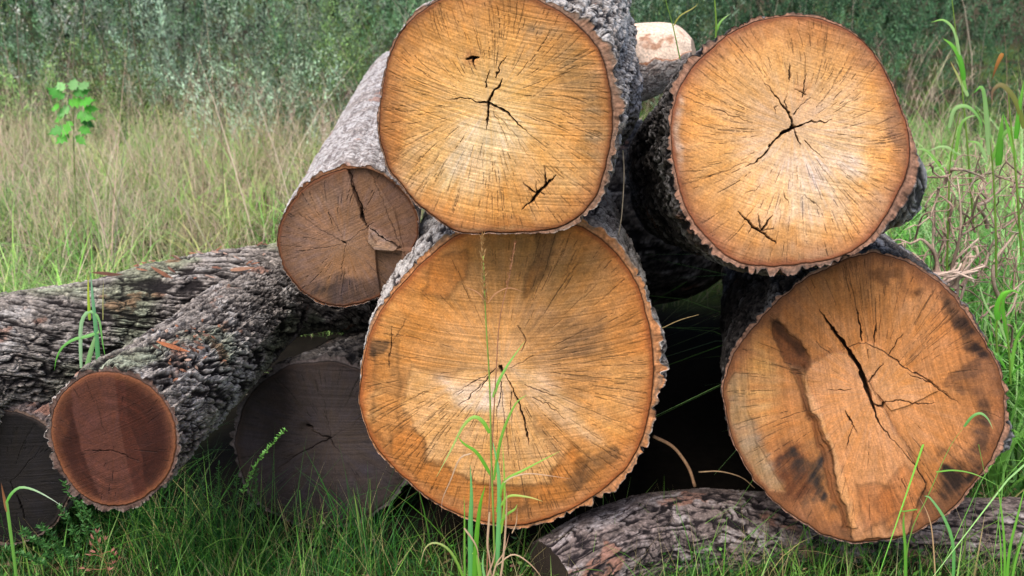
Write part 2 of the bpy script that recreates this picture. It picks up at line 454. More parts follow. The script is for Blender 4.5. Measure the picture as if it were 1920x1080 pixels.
    bc = mixc(bc, rgb(188, 186, 190) * (.8 + .3 * hn[..., None]), bm * .8)
    bnd = sp.get('bend', (0, 0)); bo = (u * bnd[0] + v * bnd[1])[None] * (l / L)[:, None] ** 2
    side = cen + a * (l[:, None, None] + axl0[None, :, None] * np.exp(-l[:, None, None] / .3)) + rel[None] * tap[:, None, None] + nd[None] * (hh + bul)[..., None] + bo[:, None]
    K = 6
    fr = np.linspace(0, 1, K + 1)[:-1]
    ring0 = side[0]
    ann = wood[None] * (1 - fr[:, None, None]) + ring0[None] * fr[:, None, None]
    # crumbled end of the bark
    ax_off = 0.006 * np.maximum(0, fbm(q2[:, 0] * 60, q2[:, 1] * 60, 0 * Tb, seed + 80, 3))[None] * fr[:, None]
    ann = ann + a * (ax_off + 0.0015)[..., None]
    side[:2] += a * (0.006 * np.maximum(0, fbm(q2[:, 0] * 60, q2[:, 1] * 60, 0 * Tb, seed + 80, 3)))[None, :, None] * np.array([1, .5])[:, None, None]
    en = fbm(q2[None, :, 0] * 120, q2[None, :, 1] * 120, fr[:, None] * 4, seed + 81, 3)
    ec = S['ecol'][None, None] * (1 + 0.35 * en[..., None])
    ec = ec * (np.array(sp.get('ecol', S['ecol'])) / S['ecol'])
    ec = mixc(ec, S['ecol'] * 0.25 + 0 * ec, np.maximum(sstep(0.5, 0.15, hn[0]) * .7, sstep(.35, .8, notch / (thm + 1e-6)))[None] * fr[:, None] * 0.9)
    ec = mixc(ec, S['rid'] * .8 + 0 * ec, sstep(.0, .3, fbm(q2[None, :, 0] * 30, q2[None, :, 1] * 30, fr[:, None] * 2, seed + 83, 3)) * fr[:, None] * .8)
    ec[0] = ec[0] * 0.45
    V = np.concatenate([ann.reshape(-1, 3), side.reshape(-1, 3)])
    cc = np.concatenate([ec.reshape(-1, 3), bc.reshape(-1, 3)])
    endc = cen + a * L
    V = np.concatenate([V, [endc]]); cc = np.concatenate([cc, [[.3, .2, .12]]])
    nr = K + NL; jj = np.arange(NB); lastr = (nr - 1) * NB
    tris = np.stack([lastr + jj, lastr + (jj + 1) % NB, np.full(NB, len(V) - 1)], -1)
    bk = mesh_np('bark', V, grid_quads(nr, NB), lin(np.clip(cc, .01, 1)) * 0.9, M_BARK, tris)
    attach(bk, root)
    return root, dict(side=side, hn=hn, a=a, cen=cen, nd=nd)

def long_log(label, pts, radii, st, seed, NB=420, NL=420, facecol=(120, 92, 66), peel=None):
    """a log seen along its length: swept bark tube with two sawn ends"""
    pts = np.array(pts, float); n = len(pts)
    s = np.concatenate([[0], np.cumsum(np.linalg.norm(np.diff(pts, axis=0), axis=1))])
    ss = np.linspace(0, s[-1], NL)
    P = np.stack([np.interp(ss, s, pts[:, k]) for k in range(3)], -1)
    R = np.interp(ss, s, radii)
    kk = (NL // 6) | 1; ker = np.hanning(kk + 2)[1:-1]; ker /= ker.sum()
    def smooth(z):
        h = kk // 2
        zz = np.concatenate([2 * z[0] - z[1:h + 1][::-1], z, 2 * z[-1] - z[-h - 1:-1][::-1]])
        return np.convolve(zz, ker, 'valid')
    P = np.stack([smooth(P[:, k]) for k in range(3)], -1); R = smooth(R)
    Tn = np.gradient(P, axis=0); Tn /= np.linalg.norm(Tn, axis=1)[:, None]
    U = np.cross(Tn, [0, 0, 1.0]); U /= np.linalg.norm(U, axis=1)[:, None]; Vv = np.cross(U, Tn)
    th = np.linspace(0, 2 * pi, NB, endpoint=False)
    q2 = np.stack([np.cos(th)[None] * R[:, None], np.sin(th)[None] * R[:, None]], -1)
    h, bc, hn = bark_field(q2, np.broadcast_to(ss[:, None], (NL, NB)), st, seed)
    nd = U[:, None] * np.cos(th)[None, :, None] + Vv[:, None] * np.sin(th)[None, :, None]
    lump = 0.09 * fbm(np.cos(th)[None] * 1.1 + 0 * ss[:, None], np.sin(th)[None] * 1.1 + 0 * ss[:, None], ss[:, None] * 2.2, seed + 90, 3)
    if peel is not None:
        pm = peel(ss[:, None] / s[-1] + 0 * th[None], th[None] + 0 * ss[:, None], fbm(q2[..., 0] * 16, q2[..., 1] * 16, ss[:, None] * 14, seed + 5, 3))
        nn = fbm(q2[..., 0] * 30, q2[..., 1] * 30, ss[:, None] * 12, seed + 6, 4)
        pc = rgb(222, 198, 178) * (1 + 0.16 * nn[..., None])
        sp_ = sstep(.22, .42, fbm(q2[..., 0] * 22, q2[..., 1] * 22, ss[:, None] * 18, seed + 77, 3))
        pc = mixc(pc, rgb(150, 105, 80), sp_ * .7)
        bc = mixc(bc, pc, pm); h = h * (1 - pm) - 0.006 * pm
        bc = mixc(bc, rgb(150, 90, 55), np.exp(-((pm - .4) / .25) ** 2) * .8)
    side = P[:, None] + nd * (R[:, None] * (1 + lump) + h)[..., None]
    root = empty('log', label, 'log', tuple(P[NL // 2] - np.array([0, 0, R[NL // 2]])))
    bk = mesh_np('bark', side.reshape(-1, 3), grid_quads(NL, NB), lin(np.clip(bc, .01, 1).reshape(-1, 3)) * .9, M_BARK)
    attach(bk, root)
    for e in (0, NL - 1):
        fr = np.linspace(0.01, 1, 50)
        c = side[e].mean(0)
        disc = c + (side[e][None] - c) * fr[:, None, None]
        ph = fr[:, None] * 40 + 1.5 * fbm(np.cos(th)[None] * 2, np.sin(th)[None] * 2, fr[:, None] * 3, seed, 3)
        g = 1 + 0.12 * np.sin(ph * 2) + 0.2 * fbm(np.cos(th)[None] * 40, np.sin(th)[None] * 40, fr[:, None] * 3, seed + 1, 3)
        fc = np.array(facecol) / 255.0 * g[..., None]
        o = mesh_np('cut_face', disc.reshape(-1, 3), grid_quads(50, NB), lin(np.clip(fc, .01, 1).reshape(-1, 3)) * .8, M_WOOD)
        attach(o, root)
    return root, side

# ================================================================== SETTING: ground
def ground_z(x, y):
    x = np.asarray(x, float); y = np.asarray(y, float)
    far = np.clip(y - 7.0, 0, None)
    z = GZ + 0.035 * fbm(x * 0.8, y * 0.8, 0 * x, 3, 3) + 0.012 * np.minimum(far, 60)
    return z + 0.006 * fbm(x * 9, y * 9, 0 * x, 4, 3)

gx = np.concatenate([np.linspace(-150, -7, 24), np.linspace(-6.8, 7, 240), np.linspace(7.5, 150, 24)])
gy = np.concatenate([np.linspace(-60, 0.2, 14), np.linspace(0.4, 15, 260), np.linspace(16, 260, 30)])
GX, GY = np.meshgrid(gx, gy)
gzv = ground_z(GX.ravel(), GY.ravel())
gn = fbm(GX.ravel() * 2.2, GY.ravel() * 2.2, 0 * gzv, 8, 4)
gc = mixc(np.tile(rgb(62, 52, 36), (len(gn), 1)), rgb(66, 84, 36) + 0 * gn[:, None], sstep(-.3, .3, gn))
_pile_shade = sstep(2.45, 2.7, GY.ravel()) * sstep(4.9, 4.4, GY.ravel()) * sstep(-1.35, -1.1, GX.ravel()) * sstep(1.5, 1.3, GX.ravel())
gc = mixc(gc, rgb(22, 18, 14) * (1 + .4 * gn[:, None]), _pile_shade)  # shade of the gaps under the logs, painted into the ground colour
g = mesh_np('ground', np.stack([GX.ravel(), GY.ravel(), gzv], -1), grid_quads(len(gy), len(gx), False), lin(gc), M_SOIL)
g['kind'] = 'structure'

# ================================================================== LOGS
A = dict(gain=(1.03,1.10,1.16), label='large pale orange log on top of the pile, its end reaching the top edge', seed=3, y=2.30, axis=(7.5, 0.5), pith=(917, 193),
 outline=[(995,-6),(1022,7),(1053,24),(1084,49),(1115,80),(1133,120),(1144,169),(1149,222),(1144,275),(1133,320),(1120,364),(1098,395),(1075,415),(1040,431),(991,435),(924,436),(862,437),(844,429),(809,404),(778,378),(751,344),(729,320),(720,289),(710,249),(713,200),(720,155),(727,115),(742,75),(764,44),(791,20),(818,2),(870,-10),(920,-14),(960,-12)],
 bark=[(-170,3),(-100,6),(-60,14),(-30,20),(0,21),(30,16),(55,12),(75,3),(110,2),(150,4),(180,4)], style='scaly', L=1.5, taper=1.02,
 base=[(0,(216,164,106)),(.25,(216,158,94)),(.5,(212,146,80)),(.8,(202,132,68)),(.93,(180,112,58)),(1,(140,84,48))],
 stains=[(870,300,150,95,-25,(232,188,140),.75,.6),(930,250,75,45,20,(230,188,142),.5,.5),(800,240,60,120,10,(222,156,86),.5,.6),
         (1085,130,38,100,-20,(150,108,66),.65,.6),(1110,240,26,120,0,(158,116,74),.6,.5),(1010,45,60,28,20,(155,112,72),.6,.6),(870,30,110,42,-15,(188,122,62),.55,.6),
         (735,240,20,130,0,(170,104,54),.6,.5),(1055,330,70,50,-30,(220,160,96),.5,.5),(960,395,150,22,3,(222,152,84),.5,.5),(900,432,120,8,0,(150,110,74),.7,.2),
         (886,107,22,20,0,(176,112,62),.7,.3),(1012,362,46,34,-50,(206,144,88),.6,.4),(760,90,40,60,30,(176,112,58),.5,.5)],
 cracks=[([(893,189),(917,194),(947,207)],[2,5.5,4]),([(947,207),(969,229),(989,246)],[3.5,2.5,1]),([(840,187),(880,184),(893,189)],[1,2,2.5]),
         ([(915,194),(925,175),(935,163),(942,150)],[4,4,3,2]),([(916,194),(914,215),(910,245)],[4,3,1]),([(911,163),(913,148),(918,130)],[2.5,2,1]),
         ([(928,145),(940,122),(950,105)],[2.2,1.6,1]),([(876,111),(886,107),(896,106)],[4,7,3]),([(886,107),(887,118),(893,130)],[4,3,1]),
         ([(1042,329),(1010,362),(980,394)],[2,6,1.5]),([(1008,366),(995,356),(982,344)],[3,2,1]),([(1007,362),(1006,342)],[2,1]),([(1026,346),(1022,330),(1020,311)],[3,2,1]),([(1015,362),(1023,368)],[3,1]),
         ([(1000,180),(1040,150),(1080,120)],[.6,.6,.5]),([(925,210),(945,250),(955,275)],[.8,.9,.6]),([(930,215),(960,245),(985,285),(1010,310)],[.8,.8,.7,.6])],
 bulges=[(25,0.62,22,0.18,0.05)], checks=430, curl=0.9, saw=15, rim=(118,70,42), rimw=8)
B = dict(gain=(.93,.94,1.0), label='large pale log at the top right with a bark covered branch stub', seed=8, y=2.32, axis=(1, -17), pith=(1487, 240),
 outline=[(1492,30),(1533,34),(1575,48),(1606,67),(1637,98),(1660,135),(1678,176),(1694,213),(1704,254),(1707,290),(1699,332),(1681,368),(1658,410),(1627,451),(1595,474),(1559,486),(1510,494),(1470,499),(1419,498),(1388,495),(1357,477),(1326,446),(1300,415),(1284,384),(1271,342),(1264,306),(1258,259),(1258,223),(1266,187),(1282,150),(1300,124),(1331,93),(1362,67),(1393,49),(1430,36),(1461,31)],
 bark=[(-180,12),(-150,15),(-120,8),(-90,5),(-45,3),(0,3),(40,5),(60,9),(85,15),(110,13),(140,13),(180,12)], style='dark', notches=60, L=1.4, taper=0.84,
 base=[(0,(228,182,132)),(.3,(228,176,118)),(.55,(226,168,100)),(.82,(218,152,82)),(.93,(192,128,74)),(1,(140,84,52))],
 stains=[(1520,330,130,120,30,(234,198,154),.8,.9),(1590,240,90,100,0,(230,186,132),.6,.9),(1330,250,55,150,0,(228,162,86),.6,.6),(1272,240,14,110,0,(214,184,150),.5,.4),
         (1685,230,26,130,-8,(150,104,70),.7,.5),(1640,120,34,70,-35,(168,112,66),.7,.5),(1530,60,120,26,8,(186,122,66),.6,.5),(1400,80,80,22,-30,(186,122,66),.45,.5),
         (1505,168,24,20,0,(206,148,96),.7,.4),(1425,425,50,30,40,(216,160,104),.6,.4),(1480,475,130,20,0,(190,142,94),.65,.4),(1640,400,44,40,-45,(200,150,100),.6,.5),(1560,300,70,60,0,(232,200,160),.5,.8)],
 cracks=[([(1487,239),(1468,250),(1453,263)],[6,5.5,3.5]),([(1453,263),(1444,272),(1430,293),(1413,306),(1398,314)],[3,3,2.5,1.5,1]),([(1487,239),(1505,233),(1523,228),(1545,229),(1559,226)],[4.5,3.5,2.5,1.8,1]),
         ([(1487,238),(1481,212),(1471,200),(1461,189)],[4,3,3,2]),([(1461,189),(1448,170),(1432,155)],[2.2,1.5,1]),([(1489,240),(1495,258),(1500,277)],[4,2.5,1]),
         ([(1481,150),(1480,135),(1481,120)],[2,1.8,1]),([(1477,205),(1472,190),(1477,180),(1476,170)],[1.5,1.5,1,1]),([(1504,180),(1507,165),(1514,138)],[2.5,2.2,1]),([(1490,166),(1512,178)],[1.2,2]),([(1503,182),(1512,165)],[2,1]),
         ([(1383,398),(1412,424),(1455,455)],[1.5,5,2]),([(1428,430),(1424,415),(1422,402)],[3,2,1]),([(1428,430),(1438,418),(1448,404)],[3,3,1]),([(1430,430),(1450,429)],[2,1]),([(1412,425),(1405,436)],[2.5,1]),
         ([(1454,212),(1451,202),(1458,196)],[1,1.5,1]),([(1396,362),(1404,358),(1420,356)],[1,1,.8]),([(1470,358),(1474,372),(1478,386)],[1,1.6,1]),([(1510,265),(1530,285),(1545,298)],[1.5,1.2,.8]),([(1508,364),(1525,380),(1540,392)],[1,1.4,.8]),
         ([(1490,215),(1500,200),(1520,185)],[2,1.3,.8]),([(1300,190),(1360,212),(1410,230)],[.9,1.3,.9]),([(1280,345),(1340,328),(1400,305)],[.9,1.1,.9])],
 bulges=[(28,0.13,19,0.11,0.105),(14,0.07,9,0.05,0.02)], checks=430, curl=0.9, saw=18, rim=(132,78,52), rimw=8, bres=(820,300))
D = dict(ecol=rgb(184,126,84), gain=(1.03,1.06,1.12), label='biggest log in the middle of the bottom row, orange end with pale stain', seed=21, y=2.42, axis=(1, -4), pith=(940, 690),
 outline=[(1040,413),(1093,426),(1125,447),(1156,476),(1181,507),(1197,538),(1210,583),(1222,633),(1226,683),(1222,740),(1213,790),(1200,834),(1175,878),(1144,907),(1106,935),(1068,957),(1030,973),(980,986),(936,984),(892,974),(848,960),(804,935),(766,904),(728,866),(697,828),(684,790),(673,753),(678,702),(687,652),(703,601),(728,564),(766,520),(810,478),(848,446),(890,425),(960,410)],
 bark=[(-180,3),(-140,6),(-115,10),(-90,10),(-50,13),(-20,15),(0,20),(25,20),(45,13),(75,9),(100,3),(140,3),(180,3)], style='scaly', L=2.4, taper=1.0, bulges=[(-130,.25,25,.2,.03),(-50,.25,20,.25,.02)],
 base=[(0,(206,150,92)),(.3,(200,140,80)),(.6,(196,132,70)),(.85,(192,124,62)),(.95,(186,112,52)),(1,(150,84,42))],
 stains=[(980,520,210,95,0,(164,112,58),.8,.7),(1090,640,80,75,0,(132,92,56),.85,.7),(1010,610,70,60,20,(160,112,66),.6,.6),(1185,640,30,150,0,(176,112,54),.6,.5),
         (780,600,60,110,25,(196,124,54),.8,.6),(860,560,60,60,0,(182,122,62),.6,.6),(720,600,30,70,20,(206,142,72),.6,.4),(1150,760,60,120,15,(208,144,76),.6,.6),
         (702,655,14,32,5,(84,58,38),.9,.6),(733,705,22,60,0,(160,104,52),.6,.6),(700,760,22,50,0,(196,138,78),.8,.5)],
 polys=[([(770,672),(790,690),(830,700),(900,690),(960,700),(1000,760),(1030,830),(1050,870),(1030,905),(960,920),(900,905),(850,885),(800,860),(790,810),(760,770),(755,720)],(220,162,98),.7,9,22),
        ([(830,702),(870,718),(940,712),(948,780),(900,770),(850,760)],(226,190,152),.75,14,16),([(945,690),(1010,690),(1080,760),(1130,840),(1060,800),(1000,760)],(222,176,128),.7,16,16),
        ([(790,810),(800,860),(850,885),(900,905),(960,920),(1030,905),(1050,870),(1066,830),(1100,890),(1060,935),(960,962),(860,940),(790,900),(730,850),(730,800),(760,790)],(186,112,48),.85,8,14),
        ([(700,820),(760,880),(840,930),(960,958),(1060,940),(1130,890),(1180,830),(1200,850),(1150,910),(1060,965),(960,990),(840,965),(740,890)],(176,112,60),.75,5,8),
        ([(1060,905),(1100,868),(1150,840),(1160,855),(1110,895),(1070,920)],(104,72,46),.6,10,14),
        ([(1085,900),(1075,870),(1105,850)],(110,74,44),.5,8,10),([(940,930),(990,925),(985,960),(940,965)],(150,100,60),.5,10,10),
        ([(1005,420),(1060,420),(1035,470),(1010,530),(985,560),(980,520),(1010,470)],(124,78,38),.55,10,16),
        ([(810,490),(870,470),(880,520),(830,560),(790,560)],(176,104,44),.6,5,14),
        ([(700,640),(745,640),(748,800),(720,840),(700,800)],(178,120,62),.35,8,12)],
 cracks=[([(938,690),(944,700)],[7,4]),([(950,702),(962,735),(972,752),(980,780),(988,812),(991,835)],[1.5,1.8,2.4,3,3,1.2]),([(930,690),(905,720),(895,735)],[1.5,1.8,.8]),([(925,697),(890,715),(850,740)],[1,1.4,.8]),
         ([(915,705),(880,745),(860,760)],[1,1.6,.8]),([(940,712),(938,745),(930,780)],[1.5,1.8,.8]),([(960,690),(1000,665)],[1,1]),([(1000,745),(1030,760),(1060,785)],[1.2,1.5,.8]),([(985,722),(1015,735),(1050,745)],[1.2,1.4,.8]),
         ([(735,610),(733,650),(730,690)],[1,1.8,1]),([(760,600),(738,640)],[1,1]),([(942,735),(948,800),(955,850)],[1,1.2,.8]),([(958,735),(960,790)],[1.5,1]),([(973,610),(985,640),(980,660)],[1.3,1.6,1])],
 checks=900, csec=[(130,40,.9),(20,45,.8),(-60,35,.45),(60,25,.6)], curl=0.25, saw=4, rim=(150,84,44), rimw=9, res=(1300,250), bres=(900,260), rayamp=.09)
E = dict(rough=2.0, gain=(1.01,1.03,1.09), label='big orange brown log at the lower right, wide crack and dark mould', seed=33, y=2.42, axis=(11, -8), pith=(1640, 735),
 outline=[(1636,473),(1677,483),(1717,500),(1757,529),(1797,569),(1826,609),(1855,655),(1875,701),(1883,747),(1883,793),(1866,845),(1843,885),(1814,919),(1786,954),(1745,982),(1694,1005),(1648,1014),(1596,1017),(1544,1003),(1504,977),(1464,948),(1430,919),(1401,879),(1378,833),(1364,787),(1356,741),(1358,713),(1372,672),(1395,638),(1418,609),(1441,583),(1487,540),(1544,506),(1590,483)],
 bark=[(-180,2),(-165,10),(-150,9),(-120,8),(-90,8),(-50,8),(-20,7),(10,8),(40,8),(70,3),(100,2),(150,1.5),(180,2)], style='dark', L=2.2, taper=0.92,
 base=[(0,(196,132,78)),(.35,(190,124,68)),(.65,(186,118,62)),(.88,(176,110,60)),(1,(130,80,48))],
 stains=[(1420,720,60,120,10,(206,150,84),.7,.6),(1600,560,150,60,10,(170,108,54),.6,.7),(1700,560,60,110,-30,(196,134,80),.5,.6),(1740,800,90,70,0,(190,126,74),.6,.6),
         (1836,640,40,64,-25,(44,30,24),.97,1.1),(1815,700,30,40,0,(84,54,36),.6,1),(1800,590,30,50,-30,(88,60,40),.7,.7),(1845,740,30,70,0,(120,76,46),.7,.7),(1838,810,22,70,10,(84,56,38),.8,.7),(1806,892,46,60,40,(46,32,24),.97,1.1),(1740,950,60,36,-20,(96,62,40),.75,.7),
         (1650,990,120,22,0,(112,76,50),.75,.6),(1474,885,56,62,20,(96,54,30),.92,1.0),(1530,905,40,62,-20,(48,40,36),.97,1.1),(1478,865,20,18,0,(48,40,36),.85,.6),(1425,850,24,90,-25,(142,114,84),.75,.5),(1372,760,16,60,0,(140,112,82),.8,.4),
         (1450,640,44,44,0,(196,120,58),.7,.7),(1560,510,60,22,-15,(120,76,40),.6,.6),(1680,520,60,20,20,(104,66,38),.7,.7),(1775,570,26,40,-30,(70,48,32),.7,.8),(1660,730,30,24,0,(212,152,98),.6,.5)],
 polys=[([(1502,680),(1560,655),(1590,660),(1640,735),(1700,840),(1738,905),(1700,1000),(1600,1010),(1560,860),(1520,770)],(208,142,88),.65,4,10,-0.009),
        ([(1592,660),(1610,640),(1640,645),(1700,690),(1760,730),(1700,760),(1672,770),(1640,735)],(204,140,84),.55,2.5,5,-0.007),
        ([(1480,680),(1505,690),(1540,770),(1580,880),(1605,985),(1585,985),(1555,880),(1520,780)],(216,156,100),.6,5,8,-0.006),
        ([(1440,598),(1470,605),(1510,655),(1504,690),(1480,680),(1462,655)],(116,66,34),.9,6,18,0.004),([(1440,600),(1455,596),(1490,640),(1510,655),(1500,665)],(60,36,22),.6,4,10),
        ([(1488,690),(1500,690),(1512,740),(1540,800),(1562,860),(1578,930),(1590,990),(1580,990),(1562,930),(1545,870),(1520,800)],(126,74,40),.8,3,12,0.004),
        ([(1355,735),(1375,700),(1400,700),(1400,760),(1420,830),(1470,920),(1440,920),(1390,850)],(176,138,92),.6,6,8,0.003),
        ([(1690,870),(1738,905),(1715,960),(1660,990),(1640,940)],(176,100,48),.5,8,10),([(1600,900),(1680,910),(1700,960),(1620,990)],(160,92,48),.5,10,12)],
 cracks=[([(1575,658),(1598,646),(1622,641),(1650,655),(1690,685),(1740,712),(1785,745)],[.8,1.6,1.4,1.6,2,1.6,.8]),([(1690,840),(1715,872),(1738,905),(1728,930)],[1,1.8,2.2,1]),([(1536,580),(1552,603),(1568,625)],[1.2,3,5]),([(1568,625),(1590,655),(1606,680),(1618,705),(1628,735),(1637,765)],[5,7,8,9,9,4]),([(1637,765),(1645,790),(1665,815),(1690,840)],[3,2,1.8,1]),
         ([(1607,578),(1612,605),(1616,637)],[1,3,2.5]),([(1643,603),(1641,625),(1638,646)],[1,2.5,1.2]),([(1693,625),(1680,645),(1667,667)],[1,2,1.5]),([(1655,680),(1640,700),(1624,718)],[1.2,2.8,1.5]),
         ([(1636,757),(1655,760),(1662,752)],[3,6,1.5]),([(1660,752),(1690,748),(1722,759),(1755,756)],[1.5,2.4,1.6,1]),([(1548,728),(1575,730),(1596,729)],[.8,1.8,1]),([(1585,768),(1592,785),(1608,812)],[1.5,3,1]),([(1598,795),(1590,825),(1585,838)],[1,1.8,1]),
         ([(1690,895),(1702,928)],[1.5,1]),([(1530,640),(1545,655),(1560,662)],[1,1.4,1]),([(1627,655),(1628,672)],[1.5,1]),([(1700,700),(1740,715),(1780,745),(1800,757)],[1.2,2,1.6,.8]),([(1590,480),(1600,520)],[.8,.8])],
 bulges=[(22,0.07,8,0.05,0.05)], checks=560, csec=[(-70,40,.8),(170,30,.5),(90,30,.4)], curl=0.3, saw=62, rim=(120,76,48), rimw=8, res=(1250,240), rings=70, sawamp=.12)
Cc = dict(gain=(.96,1.01,1.14), label='weathered brown log at the left with a broken slab on its end', seed=44, y=2.62, axis=(-3, 0.5), pith=(645, 456),
 outline=[(663,315),(693,317),(723,332),(748,351),(770,379),(782,408),(785,438),(774,472),(757,506),(736,536),(710,557),(672,570),(629,574),(599,566),(565,545),(540,515),(525,481),(520,447),(525,421),(535,400),(552,374),(574,349),(604,330),(633,321)],
 bark=[(-180,3),(-150,5),(-120,7),(-90,8),(-60,6),(-30,4),(0,3),(90,3),(180,3)], style='smooth', L=2.6, taper=0.90,
 base=[(0,(172,126,88)),(.3,(158,112,76)),(.55,(150,106,72)),(.8,(138,98,68)),(1,(116,78,52))],
 stains=[(600,380,50,36,-20,(164,124,92),.5,.6),(640,545,80,26,0,(84,62,48),.85,.7),(600,420,40,30,0,(176,122,80),.5,.7),(650,500,60,30,0,(166,112,66),.6,.6),(730,420,40,60,0,(132,96,70),.6,.5),(700,540,50,24,-20,(92,66,50),.7,.6),(535,450,14,50,0,(120,84,58),.7,.5)],
 polys=[([(652,312),(661,345),(662,360),(676,392),(690,432),(706,455),(752,470),(800,470),(800,300)],(138,98,70),.6,2,3,0.016),
        ([(704,466),(755,472),(750,540),(715,560),(706,510)],(112,80,54),.75,2,3,0.014),
        ([(691,426),(750,466),(726,472),(702,466),(690,452)],(172,136,106),.8,2,3,-0.014),
        ([(690,320),(740,400),(765,500),(800,500),(800,340),(740,310)],(122,84,60),.5,3,3,0.004)],
 cracks=[([(652,316),(661,345),(672,378),(678,395)],[1.4,1.6,2,2.4]),([(673,390),(680,408),(686,424)],[1.5,5,2]),([(690,428),(720,448),(752,468)],[2,2.5,1.5]),([(645,455),(647,457)],[5,3]),([(645,455),(600,430),(560,400)],[.8,.8,.6]),([(645,455),(620,400)],[.8,.8]),([(645,455),(700,420)],[.8,1]),
         ([(700,340),(715,375),(740,440),(755,470)],[.8,1,1.2,.8]),([(640,460),(560,470)],[1,.8]),([(648,460),(640,520)],[1,.8])],
 checks=200, cmin=.2, csec=[(-130,50,.8),(60,60,.6)], sawamp=.035, sawd=.0006, saw=-70, rim=(112,66,42), rimw=6, res=(760,150), bres=(520,300), rings=60)
Ff = dict(gain=(.68,.65,.68), label='smallest log at the lower left, dark red heartwood end and thick grey furrowed bark', seed=52, y=2.12, axis=(5, -5), pith=(212, 840),
 outline=[(202,697),(252,709),(290,734),(315,765),(329,803),(329,847),(315,891),(283,923),(246,945),(202,949),(164,935),(132,904),(110,866),(98,828),(96,790),(104,759),(120,734),(151,709),(176,699)],
 bark=[(-180,11),(-120,11),(-90,10),(-45,10),(0,9),(60,10),(90,9),(130,12),(180,11)], style='furrow', L=1.32, taper=0.86, lp=1.15,
 base=[(0,(92,46,32)),(.5,(86,42,28)),(.8,(96,50,32)),(.92,(128,76,48)),(1,(144,94,62))],
 stains=[(290,830,34,90,0,(78,34,22),.75,.5),(255,770,30,60,-10,(96,44,26),.5,.5),(120,820,18,90,0,(124,72,44),.7,.4),(140,830,14,80,0,(74,34,22),.7,.4),(215,715,60,10,0,(150,92,54),.6,.4)],
 polys=[([(134,722),(160,700),(212,690),(222,780),(236,860),(262,938),(226,948),(192,944),(184,925),(150,830),(138,780)],(134,82,62),.85,3,5),
        ([(214,712),(232,716),(240,790),(268,860),(275,925),(255,938),(236,860),(222,780)],(112,58,40),.8,2,4),
        ([(178,860),(190,850),(196,930),(184,925)],(140,84,62),.5,3,6)],
 cracks=[([(157,847),(186,845),(212,847),(236,856),(264,864)],[1,2,2.6,2,1]),([(178,745),(190,790),(196,815)],[.5,.9,.5])],
 checks=40, curl=0, saw=-70, rim=(150,92,60), rimw=10, rimk=.6, res=(760,150), bres=(860,640), rings=34, ringamp=.24, rayamp=.05, sawamp=.035, sawd=.0005)
def circ(cx, cy, rx, ry, n=26, w=0.04, seed=0):
    r = np.random.RandomState(seed); o = []
    for k in range(n):
        a_ = 2 * pi * k / n; q = 1 + w * r.uniform(-1, 1)
        o.append((cx + rx * cos(a_) * q, cy + ry * sin(a_) * q))
    return o
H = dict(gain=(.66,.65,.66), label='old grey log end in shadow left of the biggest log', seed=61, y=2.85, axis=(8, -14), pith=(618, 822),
 outline=circ(606, 832, 166, 156, w=.025, seed=2), bark=[(-180,8),(-90,12),(0,10),(90,6),(180,8)], ecol=rgb(84,76,76), style='dark', L=0.8, taper=0.95,
 base=[(0,(104,90,86)),(.5,(92,80,78)),(.9,(84,72,70)),(1,(66,54,50))], stains=[(580,800,16,12,0,(64,52,48),.8,.4),(520,780,40,80,0,(66,54,52),.6,.6)],
 cracks=[([(585,805),(605,818),(618,822)],[1,1.6,3]),([(618,822),(640,850)],[1.6,1]),([(618,822),(660,800),(690,760)],[1,.8,.6]),([(578,798),(584,802)],[6,4]),([(618,822),(560,850),(520,880)],[2,1.5,1]),([(618,822),(610,760),(590,710)],[1,.8,.6])],
 checks=150, curl=.1, rim=(60,48,44), res=(620,120), bres=(460,120), rings=50)
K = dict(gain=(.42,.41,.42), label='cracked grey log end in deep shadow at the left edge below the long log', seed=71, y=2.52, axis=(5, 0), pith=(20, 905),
 outline=circ(15, 895, 118, 122, w=.03, seed=5), bark=[(-180,6),(-90,9),(0,6),(90,6),(180,6)], style='plate', L=0.55, taper=1.0,
 base=[(0,(92,84,84)),(.5,(84,76,76)),(1,(60,54,54))], cracks=[([(20,905),(38,940),(52,990)],[1,2.4,1]),([(20,905),(-30,880)],[1,1]),([(20,905),(60,860),(85,830)],[1,1.2,.8])],
 checks=110, rim=(54,46,44), res=(560,110), bres=(420,90), rings=50)

info = {}
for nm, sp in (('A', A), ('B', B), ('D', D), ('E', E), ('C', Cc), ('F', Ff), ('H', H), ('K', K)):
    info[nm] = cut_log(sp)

gp = [W(-330, 735, 2.40), W(-60, 690, 2.62), W(160, 640, 2.86), W(360, 575, 3.14), W(520, 545, 3.38), W(640, 535, 3.62), W(745, 590, 3.85)]
_, Gside = long_log('long furrowed log lying crosswise behind the red heartwood log', gp, [.205, .20, .19, .182, .175, .165, .15], 'furrow', 81, 900, 900)
ip = [W(1035, 1085, 2.38), W(1120, 1040, 2.47), W(1220, 1008, 2.60), W(1360, 1000, 2.68), W(1600, 1010, 2.72), W(1850, 1005, 2.66), W(2080, 1010, 2.6)]
long_log('low curved log with purplish grey bark lying in the grass', ip, [.115, .13, .135, .138, .13, .125, .12], 'plate', 91, 460, 760, (62, 52, 46))
jp = [W(1000, 165, 4.25), W(1110, 140, 4.15), W(1200, 114, 4.08), W(1258, 100, 4.03), W(1284, 94, 4.0), W(1300, 91, 3.99)]
def jpeel(s, th, n):
    up = np.sin(th)
    return sstep(-0.03, 0.03, (s - 0.62) + 0.10 * n + 0 * th) * sstep(-0.25, -0.12, up + 0.35 * n - 0.05)
long_log('short log with pinkish peeled end between the top logs', jp, [.170, .165, .155, .132, .10, .045], 'smooth', 95, 420, 360, (205, 172, 148), jpeel)
